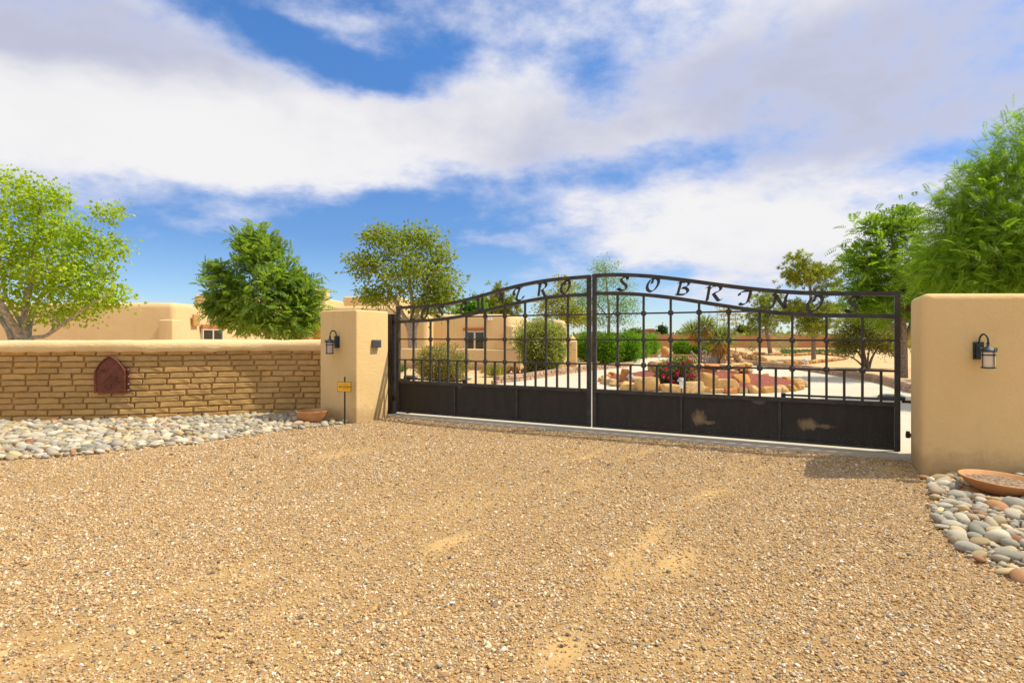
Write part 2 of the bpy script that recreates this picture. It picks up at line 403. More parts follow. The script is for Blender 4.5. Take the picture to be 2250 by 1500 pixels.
nb.link(c, p.inputs['Base Color']); p.inputs['Roughness'].default_value = .95; p.inputs['Specular IOR Level'].default_value = .1
bn = nb.new('ShaderNodeBump'); bn.inputs['Strength'].default_value = .5; bn.inputs['Distance'].default_value = .03
nb.link(nb.noise(o, 26, 5, .7), bn.inputs['Height']); nb.link(bn.outputs[0], p.inputs['Normal'])
M['soilg'] = m
m, nb, p = new_mat('drive_concrete'); o = nb.new('ShaderNodeTexCoord').outputs['Object']
c = nb.ramp(nb.noise(o, .8, 6, .6), [(.3, (.56, .48, .335)), (.7, (.63, .555, .41))])
c = nb.mix(nb.math('MULTIPLY', nb.smooth(nb.noise(o, 5, 6, .7), .5, .75), .3), c, (.42, .36, .27))
nb.link(c, p.inputs['Base Color']); p.inputs['Roughness'].default_value = .85
bn = nb.new('ShaderNodeBump'); bn.inputs['Strength'].default_value = .15; bn.inputs['Distance'].default_value = .01
nb.link(nb.noise(o, 90, 4, .7), bn.inputs['Height']); nb.link(bn.outputs[0], p.inputs['Normal'])
M['concrete'] = m

# ------------------------------------------------------------------ gate line
GA, GB = G(862, 910), G(1985, 1000)
gd = (GB-GA).normalized(); gn = Vector((-gd.y, gd.x, 0))              # along the gate; gn points away from the camera
GLEN = (GB-GA).length; GROT = math.atan2(gd.y, gd.x)
def gate_s(px):
    k = (px-CX)/F; return (k*GA.y-GA.x)/(gd.x-k*gd.y)
def gate_z(px, py):
    q = GA+gd*gate_s(px); return HC-(py-HY)/F*q.y

# ------------------------------------------------------------------ ground
gz = -.03
me = mesh_np('ground', [(-900, -60, gz), (900, -60, gz), (900, 2500, gz), (-900, 2500, gz)], [[0, 1, 2, 3]])
tag(link('ground', me, M['soilg']), kind='structure')
# garden wall path (front face of the bricks, on the ground)
WPTS = [(-10.3, 6.3), (-9.5, 7.7), (-8.8, 8.65), (-8.1, 9.08), (-7.2, 9.2), (-6.15, 9.33), (-5.2, 9.66), (-4.5, 9.92), (-3.9, 10.02), (-3.2, 10.03)]
WP = spline(WPTS, 260)
wseg = np.linalg.norm(np.diff(WP, axis=0), axis=1); WL = np.concatenate([[0], np.cumsum(wseg)])
def wall_at(s):
    x = np.interp(s, WL, WP[:, 0]); y = np.interp(s, WL, WP[:, 1])
    x2 = np.interp(s+.02, WL, WP[:, 0])-np.interp(s-.02, WL, WP[:, 0]); y2 = np.interp(s+.02, WL, WP[:, 1])-np.interp(s-.02, WL, WP[:, 1])
    L = math.hypot(x2, y2); return Vector((x, y, 0)), Vector((x2/L, y2/L, 0))
PIL_L = [(-2.42, 8.98), (-2.076, 9.724), (-2.80, 10.20), (-3.15, 9.47)]
PIL_R = [(3.97, 5.60), (7.2, 5.52), (7.2, 6.42), (4.43, 6.44)]
BED_L = [tuple(G(px, py)[:2]) for px, py in [(-260, 1012), (0, 1008), (100, 1005), (200, 996), (330, 982), (430, 974), (520, 961), (600, 948), (660, 941), (752, 932)]]
BED_L = BED_L + [(-2.6, 9.15), (-3.1, 9.5)] + [tuple(q) for q in WP[::-12]]
BED_R = [tuple(G(px, py)[:2]) for px, py in [(2030, 1052), (2048, 1068), (2056, 1092), (2050, 1118), (2072, 1165), (2098, 1190), (2128, 1222), (2180, 1248), (2250, 1282), (2400, 1330)]] + [(6.5, 3.9), (6.5, 5.52), (4.1, 5.58)]
def sand_mask(x, y):
    """1 where wheels and wind left bare sand: bands along the tracks and single scuffed patches"""
    al, ac = x*.57+y*.82, -x*.82+y*.57
    v = .55*fbm2(x, y, 1.3, 11, 4)+.8*fbm2(al*.30, ac*1.35, 2.0, 5, 4)+.35*fbm2(x, y, 7, 8, 3)
    m_ = np.clip((v-.0)/1.35, 0, 1)*.80
    for px, py, c0 in ((660, 1290, .16), (905, 1130, .13), (1500, 1150, .15), (1180, 1010, .12)):     # long faint wheel tracks
        q = G(px, py); c_ = -(x-q.x)*.82+(y-q.y)*.57+.12*np.sin(al*1.1); m_ = np.maximum(m_, (.42+.3*fbm2(x, y, 3, 21, 3))*np.exp(-(c_/c0)**2))
    for px, py, la, lw in ((1310, 994, .55, .10), (1050, 1110, .42, .10), (1450, 1268, .75, .17), (380, 1300, .40, .12), (1960, 1030, .45, .22), (760, 990, .8, .2), (1640, 1010, .9, .16), (980, 1190, .6, .10), (1240, 1420, .3, .10)):
        q = G(px, py); dx, dy = x-q.x, y-q.y; a_, c_ = dx*.57+dy*.82, -dx*.82+dy*.57
        m_ = np.maximum(m_, np.clip((.62+.38*fbm2(x, y, 5, 2, 4))*np.exp(-(a_/la)**2-(c_/lw/1.35)**2), 0, .82))
    return m_
# gravel forecourt: gently uneven sheet
nx, ny = 330, 190
xs = np.linspace(-14, 14, nx); ys = np.linspace(-4, 10.6, ny); X, Y = np.meshgrid(xs, ys)
def drive_h(x, y): return -.012+.010*fbm2(x, y, .9, 3, 3)
def gate_side(x, y): return (x-GA.x)*gn.x+(y-GA.y)*gn.y               # >0 behind the gate
keep_d = gate_side(X, Y)
Z = drive_h(X, Y); Z = np.where(keep_d > -.25, np.minimum(Z, -.016), Z)
V = np.stack([X, Y, Z], -1).reshape(-1, 3)
Fq = np.array([[j*nx+i, j*nx+i+1, (j+1)*nx+i+1, (j+1)*nx+i] for j in range(ny-1) for i in range(nx-1)])
cent = V[Fq].mean(1); okf = gate_side(cent[:, 0], cent[:, 1]) < .0
gdm = mesh_np('gravel_drive', V, Fq[okf], smooth=True)
at = gdm.attributes.new('sandm', 'FLOAT', 'POINT'); at.data.foreach_set('value', sand_mask(V[:, 0], V[:, 1]).astype(np.float32))
tag(link('gravel_drive', gdm, M['gravel']), kind='structure')
# concrete driveway behind the gate, its front lip being the threshold under the gate
LEFT_E = [G(*q) for q in [(1085, 845), (1109, 841), (1150, 837), (1197, 829), (1246, 822), (1290, 816), (1340, 811), (1387, 806)]]
RIGHT_E = [G(*q) for q in [(2010, 866), (1990, 858), (1938, 843), (1853, 828), (1768, 815), (1700, 808), (1650, 803), (1600, 799), (1544, 790)]]
cz = .02
q0 = GA-gn*.24-gd*.02; q1 = GB-gn*.24+gd*.05
poly = [q0, q1, GB+gn*.5+gd*.3, *RIGHT_E, G(1500, 786), G(1400, 785.5), G(1395, 796), *LEFT_E[::-1], GA+gn*2.0+gd*1.2, GA+gn*.4]
bm = bmesh.new(); f = bm.faces.new([bm.verts.new((q.x, q.y, cz)) for q in poly])
r = bmesh.ops.extrude_face_region(bm, geom=[f])
for v in r['geom']:
    if isinstance(v, bmesh.types.BMVert): v.co.z = -.06
bmesh.ops.triangulate(bm, faces=[f for f in bm.faces if len(f.verts) > 4])
tag(link('driveway', bm_mesh('driveway', bm), M['concrete']), kind='structure')

# ------------------------------------------------------------------ gravel stones (uncountable): instanced on scattered points
def scatter(y0, y1, dens):
    w = .886*y1+1.3; n = int((y1-y0)*2*w*dens); x = RNG.uniform(-w, w, n); y = RNG.uniform(y0, y1, n)
    sand = sand_mask(x, y)
    k = (np.abs(x) < .886*y+1.3) & (gate_side(x, y) < -.26) & ~in_poly(x, y, PIL_L) & (~in_poly(x, y, BED_R) | (RNG.uniform(0, 1, n) < .5)) & (RNG.uniform(0, 1, n) < 1.0-1.0*sand)
    k &= ~in_poly(x, y, PIL_R) & ~((y > 9.8) & (x < -2.2)) & (~in_poly(x, y, BED_L) | (RNG.uniform(0, 1, n) < .45))
    return x[k], y[k]
parts = [scatter(1.3, 3.2, 9500), scatter(3.2, 5.0, 8200), scatter(5.0, 7.5, 5600), scatter(7.5, 10.4, 3200)]
gx = np.concatenate([q[0] for q in parts]); gy = np.concatenate([q[1] for q in parts]); n = len(gx)
rad = np.clip(RNG.lognormal(math.log(.0047), .38, n), .0028, .019)*(1+np.clip(gy-4.5, 0, 5)*.07)
sc3 = np.stack([rad*RNG.uniform(.9, 1.5, n), rad*RNG.uniform(.75, 1.05, n), rad*RNG.uniform(.5, .8, n)], -1)
rot3 = np.stack([RNG.normal(0, .45, n), RNG.normal(0, .45, n), RNG.uniform(0, 2*PI, n)], -1)
pv = np.stack([gx, gy, drive_h(gx, gy)+rad*RNG.uniform(-.05, .65, n)], -1)
me = bpy.data.meshes.new('gravel'); me.vertices.add(n); me.vertices.foreach_set('co', pv.astype(np.float32).ravel())
for nm, ty, ar, key in (('isc', 'FLOAT_VECTOR', sc3, 'vector'), ('irot', 'FLOAT_VECTOR', rot3, 'vector'), ('tint_id', 'FLOAT', RNG.uniform(0, 1, n), 'value')):
    at = me.attributes.new(nm, ty, 'POINT'); at.data.foreach_set(key, ar.astype(np.float32).ravel())
me.update(); gravel = link('gravel', me, M['gstone']); tag(gravel, 'loose tan and grey gravel covering the forecourt before the gate', None, None, 'stuff')
ng = bpy.data.node_groups.new('scatter_gravel', 'GeometryNodeTree')
ng.interface.new_socket('Geometry', in_out='INPUT', socket_type='NodeSocketGeometry'); ng.interface.new_socket('Geometry', in_out='OUTPUT', socket_type='NodeSocketGeometry')
gb = NB(ng); gi = gb.new('NodeGroupInput'); go = gb.new('NodeGroupOutput')
g2i = gb.new('GeometryNodeGeometryToInstance')
for k in range(5):
    ic = gb.new('GeometryNodeMeshIcoSphere'); ic.inputs['Radius'].default_value = 1; ic.inputs['Subdivisions'].default_value = 1
    sp_ = gb.new('GeometryNodeSetPosition'); gb.link(ic.outputs[0], sp_.inputs[0])
    nz = gb.new('ShaderNodeTexNoise'); nz.inputs['Scale'].default_value = 1.3
    pos = gb.new('GeometryNodeInputPosition'); va = gb.new('ShaderNodeVectorMath', operation='ADD'); gb.link(pos.outputs[0], va.inputs[0]); va.inputs[1].default_value = (k*5.1, k*3.3, k*2.7)
    gb.link(va.outputs[0], nz.inputs['Vector'])
    vs_ = gb.new('ShaderNodeVectorMath', operation='SUBTRACT'); gb.link(nz.outputs[1], vs_.inputs[0]); vs_.inputs[1].default_value = (.5, .5, .5)
    vm = gb.new('ShaderNodeVectorMath', operation='SCALE'); gb.link(vs_.outputs[0], vm.inputs[0]); vm.inputs['Scale'].default_value = 1.3
    gb.link(vm.outputs[0], sp_.inputs['Offset']); gb.link(sp_.outputs[0], g2i.inputs[0])
iop = gb.new('GeometryNodeInstanceOnPoints'); gb.link(gi.outputs[0], iop.inputs['Points']); gb.link(g2i.outputs[0], iop.inputs['Instance']); iop.inputs['Pick Instance'].default_value = True
for nm, sock in (('irot', 'Rotation'), ('isc', 'Scale')):
    na = gb.new('GeometryNodeInputNamedAttribute', data_type='FLOAT_VECTOR'); na.inputs['Name'].default_value = nm; gb.link(na.outputs['Attribute'], iop.inputs[sock])
smn = gb.new('GeometryNodeSetMaterial'); smn.inputs['Material'].default_value = M['gstone']
gb.link(iop.outputs[0], smn.inputs[0]); gb.link(smn.outputs[0], go.inputs[0])
md = gravel.modifiers.new('scatter', 'NODES'); md.node_group = ng

# ------------------------------------------------------------------ river stone beds
def stone_mesh(name, seed, sub=2, amp=.42):
    bm = bmesh.new(); bmesh.ops.create_icosphere(bm, subdivisions=sub, radius=1)
    o = Vector((seed*3.7, seed*1.9, seed*5.3))
    for v in bm.verts: v.co *= 1+amp*mnoise.noise(v.co*.95+o)+amp*.3*mnoise.noise(v.co*2.3+o)
    return bm_mesh(name, bm, True)
PEB_ME = [stone_mesh('stone', k) for k in range(12)]
for q in PEB_ME: q.materials.append(M['pebble'])
PEB_COL = [(.68, .60, .46), (.74, .69, .59), (.60, .56, .49), (.52, .49, .44), (.42, .41, .38), (.80, .76, .68), (.66, .53, .32), (.62, .50, .30), (.54, .51, .48),
           (.40, .40, .36), (.56, .46, .36), (.66, .57, .47), (.50, .27, .15), (.48, .47, .41), (.66, .61, .54), (.70, .61, .42), (.60, .58, .53), (.76, .72, .63), (.46, .45, .43), (.70, .67, .60)]
PEB_V = []
for k in range(12):
    q = PEB_ME[k]; PEB_V.append(np.array([v.co[:] for v in q.vertices]))
PEB_F = np.array([p_.vertices[:] for p_ in PEB_ME[0].polygons])
def stone_bed(name, poly, mind, maxd, big, ntry, seed, avoid=None):
    r = np.random.default_rng(seed)
    bm = bmesh.new(); f = bm.faces.new([bm.verts.new((q[0], q[1], -.004)) for q in poly]); ex = bmesh.ops.extrude_face_region(bm, geom=[f])
    for v in ex['geom']:
        if isinstance(v, bmesh.types.BMVert): v.co.z = -.06
    bmesh.ops.triangulate(bm, faces=[f for f in bm.faces if len(f.verts) > 4])
    bed = tag(link(name, bm_mesh(name, bm), M['soilg']), kind='structure')
    pa = np.array([q[:2] for q in poly]); lo, hi = pa.min(0), pa.max(0)
    pts = []; cell = {}
    for lvl, (dd, tries) in enumerate(((maxd, ntry//3), (maxd*.78, ntry), ((mind+maxd)/2, ntry*2), (mind, ntry*5))):
        x = r.uniform(lo[0], hi[0], tries); y = r.uniform(lo[1], hi[1], tries); ok = in_poly(x, y, poly)
        for a, c in zip(x[ok], y[ok]):
            if abs(a) > .886*c+.9: continue
            if avoid and avoid(a, c): continue
            d = dd*r.uniform(.75, 1.3); bad = False; ci, cj = int(a//.25), int(c//.25)
            for i in (-1, 0, 1):
                for j in (-1, 0, 1):
                    for (u, v, e) in cell.get((ci+i, cj+j), ()):
                        if (u-a)**2+(v-c)**2 < ((d+e)*.40)**2: bad = True; break
                    if bad: break
                if bad: break
            if bad: continue
            cell.setdefault((ci, cj), []).append((a, c, d)); pts.append((a, c, d))
    pts.sort(key=lambda q: -q[2]/q[1])
    vs, fs, cs = [], [], []; off = 0
    for i, (a, c, d) in enumerate(pts):
        k = int(r.integers(12)); col = np.array(PEB_COL[int(r.integers(len(PEB_COL)))])*np.array((1, .93, .76))*r.uniform(.5, .95)
        s3 = (d*.5*r.uniform(.95, 1.4), d*.5*r.uniform(.75, 1.05), d*.5*r.uniform(.45, .72)); rz = r.uniform(0, 2*PI); rx, ry = r.normal(0, .22), r.normal(0, .22)
        z = s3[2]*r.uniform(.12, .6)+.004
        mx = Matrix.Translation((a, c, z)) @ Matrix.Rotation(rz, 4, 'Z') @ Matrix.Rotation(rx, 4, 'X') @ Matrix.Rotation(ry, 4, 'Y') @ Matrix.Diagonal((*s3, 1))
        if i < big:
            o = link('stone', PEB_ME[k], None, bed); o.matrix_basis = mx; o.color = (*col, 1)
        else:
            v = PEB_V[k] @ np.array(mx.to_3x3()).T + np.array(mx.translation); vs.append(v); fs.append(PEB_F+off); off += len(v); cs.append(np.repeat(col[None], len(PEB_F), 0))
    if vs:
        me = mesh_np('small_stones', np.vstack(vs), np.vstack(fs), np.vstack(cs), True)
        tag(link('small_stones', me, M['pebbles'], bed), kind='stuff')
    print(name, len(pts))
    return bed
bowl_l = (G(691, 927).x, 9.02); bowl_r = (4.15, 4.98)
stone_bed('stone_bed', BED_L, .034, .115, 300, 3600, 4, lambda a, c: math.hypot(a-bowl_l[0], c-bowl_l[1]) < .17 or (gate_side(a, c) > -.5 and c > 9.6 and a > -3.2) or in_poly(np.array([a]), np.array([c]), PIL_L)[0])
stone_bed('stone_bed', BED_R, .030, .118, 300, 1500, 9, lambda a, c: math.hypot(a-bowl_r[0], c-bowl_r[1]) < .26)

# ------------------------------------------------------------------ adobe garden wall
wall = empty('garden_wall', (0, 0, 0), 0, 'low curved mud brick garden wall with rounded plaster cap', 'wall')
def sweep_wall(name, prof, m, s0, s1, n, wob=0, smooth=45, seed=1):
    vs, fs = [], []; k = len(prof)
    for i in range(n):
        s = s0+(s1-s0)*i/(n-1); q, t_ = wall_at(s); nn = Vector((-t_.y, t_.x, 0))     # away from the camera
        for j, (d, z) in enumerate(prof):
            w1 = mnoise.noise(Vector((s*1.6, j*.35, seed)))*wob+mnoise.noise(Vector((s*6, j*.8, seed+9)))*wob*.35
            if j < 2: w1 += mnoise.noise(Vector((s*4.5, 3, seed+4)))*wob*1.1
            v = q+nn*(d+w1*.6); vs.append((v.x, v.y, z+w1))
    for i in range(n-1):
        for j in range(k): fs.append([i*k+j, (i+1)*k+j, (i+1)*k+(j+1) % k, i*k+(j+1) % k])
    fs += [list(range(k)), [(n-1)*k+j for j in range(k)][::-1]]
    o = MB().add(vs, fs); return o.obj(name, m, wall, smooth)
W0, W1 = 1.0, WL[-1]-.0
sweep_wall('wall_core', [(.030, -.05), (.030, 1.16), (.30, 1.16), (.30, -.05)], M['mortar'], W0, W1, 90, 0)
cp = [(-.030, 1.100), (-.052, 1.125), (-.066, 1.165), (-.066, 1.205), (-.050, 1.245), (-.015, 1.275), (.05, 1.289), (.16, 1.293), (.27, 1.285), (.335, 1.26), (.365, 1.21), (.365, 1.15), (.33, 1.10)]
sweep_wall('plaster_cap', cp, M['cap'], W0-.02, W1, 240, .016, 60)
# bricks: a few shared shapes, each laid as its own piece
def brick_mesh(seed, L):
    bm = bmesh.new(); bmesh.ops.create_cube(bm, size=1)
    bmesh.ops.scale(bm, vec=(L, .09, .0760), verts=bm.verts)
    bmesh.ops.bevel(bm, geom=bm.edges[:], offset=.009, segments=1, affect='EDGES')
    for xc in (-L*.17, L*.17): bmesh.ops.bisect_plane(bm, geom=bm.verts[:]+bm.edges[:]+bm.faces[:], plane_co=(xc, 0, 0), plane_no=(1, 0, 0))
    rr = random.Random(seed)
    for v in bm.verts: v.co += Vector((rr.uniform(-1, 1)*.005, rr.uniform(-1, 1)*.005, rr.uniform(-1, 1)*.0050))
    me = bm_mesh('brick', bm, False); me.materials.append(M['brick']); return me
BR = {L: [brick_mesh(k+int(L*100), L) for k in range(4)] for L in (.15, .30, .325, .35)}
rb = random.Random(21); pitch = .0952
for row in range(12):
    s = W0+.05+(row % 2)*.16+rb.uniform(0, .03); z = .042+row*pitch
    while s < W1-.08:
        L = rb.choices((.15, .30, .325, .35), (.35, 1, 8, 1))[0]
        if s+L > W1: L = .15
        if s+L > W1+.05: break
        q, t_ = wall_at(s+L/2); nn = Vector((-t_.y, t_.x, 0))
        ang = math.atan2(t_.y, t_.x)
        if abs(q.x) < .886*q.y+.55:
            o = link('brick', rb.choice(BR[L]), None, wall); o.location = q+nn*(.042+rb.uniform(-.003, .004))+Vector((0, 0, z+rb.uniform(-.004, .004)))
            o.rotation_euler = (rb.gauss(0, .012), rb.gauss(0, .004), ang+rb.gauss(0, .008)); g_ = rb.uniform(.86, 1.1)
            o.color = (.545*g_, .335*g_, .120*g_*rb.uniform(.92, 1.06), 1)
        s += L+rb.uniform(.022, .031)

# ------------------------------------------------------------------ pillars
stucco_prism('stucco_pillar', PIL_L, -.06, 1.768, .035, .03, M['stucco'])
tag(bpy.data.objects['stucco_pillar'], 'tan stucco gate pillar with yellow sign before it, beside the brick wall', 'pillar', 'stucco gate pillars')
o = stucco_prism('stucco_pillar', PIL_R, -.06, 1.768, .12, .06, M['stucco']); tag(o, 'broad tan stucco gate pillar at the right hinge of the gate', 'pillar', 'stucco gate pillars')

# ------------------------------------------------------------------ gate leaves
TOP = [(872.9, 673.2), (925, 670.6), (981.8, 664.9), (1022.4, 655.2), (1057.8, 647.1), (1103.4, 634), (1144, 623), (1194.6, 614.2), (1245.3, 607.9), (1296, 604)]
LOW = [(878, 704), (916, 702.6), (954, 699), (992, 694), (1032.5, 687.6), (1063, 681.8), (1103, 670), (1144, 659.8), (1194.6, 651.7), (1245, 646.4), (1289.6, 643.3)]
TOPR = [(1302.8, 602.3), (1356, 600.3), (1406.6, 601.5), (1457, 605.3), (1508, 611.7), (1558.6, 619.3), (1609, 625.6), (1660, 630.7), (1704, 635), (1768, 639.2), (1864, 640.8), (1976, 640.8)]
LOWR = [(1311.7, 640.8), (1363.6, 641.5), (1419, 643.8), (1477.6, 649.7), (1538, 659.3), (1601.7, 669.9), (1667.5, 678), (1704, 682.4), (1800, 687.2), (1896, 689.8), (1965.9, 690.4)]
def fit(pts): 
    s = [gate_s(a) for a, c in pts]; z = [gate_z(a, c) for a, c in pts]; return np.poly1d(np.polyfit(s, z, 5))
H1, H2, H3, R4, BOT = 1.668, 1.304, .953, .572, .05
# letters drawn with a broad pen: strokes in a unit box
LET = {
 'L': [[(.50, .93), (.66, 1.0), (.82, .93)], [(.66, .98), (.52, .62), (.32, .18), (.12, .03)], [(.12, .04), (.4, .10), (.66, .03), (.98, .13)]],
 'O': [[(.66, .99), (.36, .88), (.12, .5), (.12, .18), (.32, .01), (.58, .08), (.86, .42), (.95, .78), (.80, .97), (.60, .93), (.48, .74), (.46, .60)]],
 'S': [[(.98, .78), (.93, .96), (.70, .99), (.46, .90), (.40, .72), (.58, .54), (.82, .36), (.84, .17), (.62, .03), (.34, .03), (.04, .17)], [(.04, .17), (.2, .12), (.34, .02)], [(.98, .98), (.95, .8)]],
 'C': [[(.98, .78), (.86, .98), (.62, .98), (.34, .72), (.16, .36), (.22, .07), (.50, .00), (.98, .22)], [(.95, 1.0), (.96, .80)]],
 'U': [[(.02, .95), (.16, .97), (.20, .55), (.26, .12), (.36, .02), (.46, .10), (.60, .36)], [(.60, .99), (.62, .55), (.70, .14), (.82, .03), (1.0, .16)]],
 'A': [[(.02, .62), (.10, .78), (.40, .84), (.74, .95)], [(.74, .93), (.60, .55), (.40, .16), (.14, .03)], [(.45, .36), (.66, .42), (.88, .38)], [(.90, 1.0), (.90, .5), (.92, .10), (1.0, .0)]],
 'T': [[(.14, .38), (.03, .58), (.12, .78), (.34, .93), (.62, .88), (.90, 1.0)], [(.60, .86), (.44, .52), (.30, .18), (.36, .02), (.62, .00), (.84, .10), (1.0, .30)]],
 'R': [[(.02, .86), (.16, .93), (.22, .90), (.16, .45), (.08, .02)], [(.2, .72), (.44, .92), (.74, .99), (.92, .86), (.84, .64), (.48, .50)], [(.46, .50), (.64, .22), (.80, .03), (1.0, .10)]],
 'B': [[(.20, .93), (.38, .98), (.30, .60), (.16, .06)], [(.34, .92), (.60, .99), (.88, .98), (.94, .82), (.74, .60), (.46, .54)], [(.46, .54), (.76, .48), (.86, .26), (.66, .05), (.30, .03), (.04, .08)]],
 'I': [[(.30, .93), (.62, .96), (1.0, .98)], [(.90, .96), (.80, .55), (.66, .22), (.44, .04), (.18, .02), (.04, .12)], [(.03, .66), (.08, .82), (.30, .93)]],
 'N': [[(.22, .96), (.38, .80), (.58, .40), (.84, .03)], [(.34, .80), (.26, .40), (.14, .12), (.0, .07)], [(1.0, .97), (.88, .78), (.82, .40), (.84, .03)]],
}
def letter_mesh(ch, s0, s1, z0, z1, y0, y1):
    mb = MB(); w, h = s1-s0, z1-z0; nib = Vector((math.cos(.55), math.sin(.55)))*.0195
    for st in LET[ch]:
        pp = spline([(s0+x*w, z0+y*h) for x, y in st], 8*(len(st)-1)+1); N = len(pp); L, R = [], []
        for i in range(N):
            t_ = pp[min(i+1, N-1)]-pp[max(i-1, 0)]; t_ = t_/np.linalg.norm(t_); nr = Vector((-t_[1], t_[0]))
            d = nib if nib.dot(nr) > 0 else -nib
            off = d+nr*.0032; p_ = Vector(pp[i]); L.append(p_+off); R.append(p_-off)
        vs = [(q.x, y, q.y) for y in (y0, y1) for q in L+R]; n2 = 2*N; fs = []
        for i in range(N-1):
            fs += [[i, i+1, N+i+1, N+i], [n2+i, n2+N+i, n2+N+i+1, n2+i+1], [i, n2+i, n2+i+1, i+1], [N+i, N+i+1, n2+N+i+1, n2+N+i]]
        fs += [[0, N, n2+N, n2], [N-1, n2+N-1, n2+n2-1, n2-1]]
        mb.add(vs, fs)
    return mb.mesh('letter')
# dust smears on panels
def panel_mat(name, stains):
    m, nb, p = new_mat(name); o = nb.new('ShaderNodeTexCoord').outputs['Object']; sp = nb.new('ShaderNodeSeparateXYZ'); nb.link(o, sp.inputs[0])
    c = nb.ramp(nb.noise(nb.vmath('MULTIPLY', o, (1, 1, .35)), 9, 6, .65), [(.3, (.022, .019, .014)), (.7, (.036, .031, .022))])
    dz = nb.math('MULTIPLY', nb.smooth(sp.outputs[2], .30, .05), nb.smooth(nb.noise(o, 45, 4, .7), .50, .72))
    c = nb.mix(nb.math('MULTIPLY', dz, .6), c, (.20, .13, .065))
    c = nb.mix(nb.math('MULTIPLY', nb.smooth(nb.noise(o, 70, 2, .6), .66, .72), .35), c, (.16, .13, .09))
    wp = nb.math('MULTIPLY', nb.math('SUBTRACT', nb.noise(nb.vmath('MULTIPLY', o, (1, 1, .5)), 14, 6, .7), .5), 2.4)
    for (s, z, a, h, amp, col) in stains:
        u = nb.math('DIVIDE', nb.math('SUBTRACT', sp.outputs[0], s), a); v = nb.math('DIVIDE', nb.math('SUBTRACT', sp.outputs[2], z), h)
        r2 = nb.math('MULTIPLY_ADD', u, u, nb.math('MULTIPLY', v, v))
        k = nb.smooth(nb.math('ADD', nb.math('SUBTRACT', 1.0, r2), wp), .0, 1.1)
        c = nb.mix(nb.math('MULTIPLY', k, amp), c, col)
    nb.link(c, p.inputs['Base Color']); p.inputs['Roughness'].default_value = .55; p.inputs['Specular IOR Level'].default_value = .35
    return m
SP0, SP1 = gate_s(872.6), gate_s(1298.3); SR0, SR1 = gate_s(1302.6), gate_s(1978)
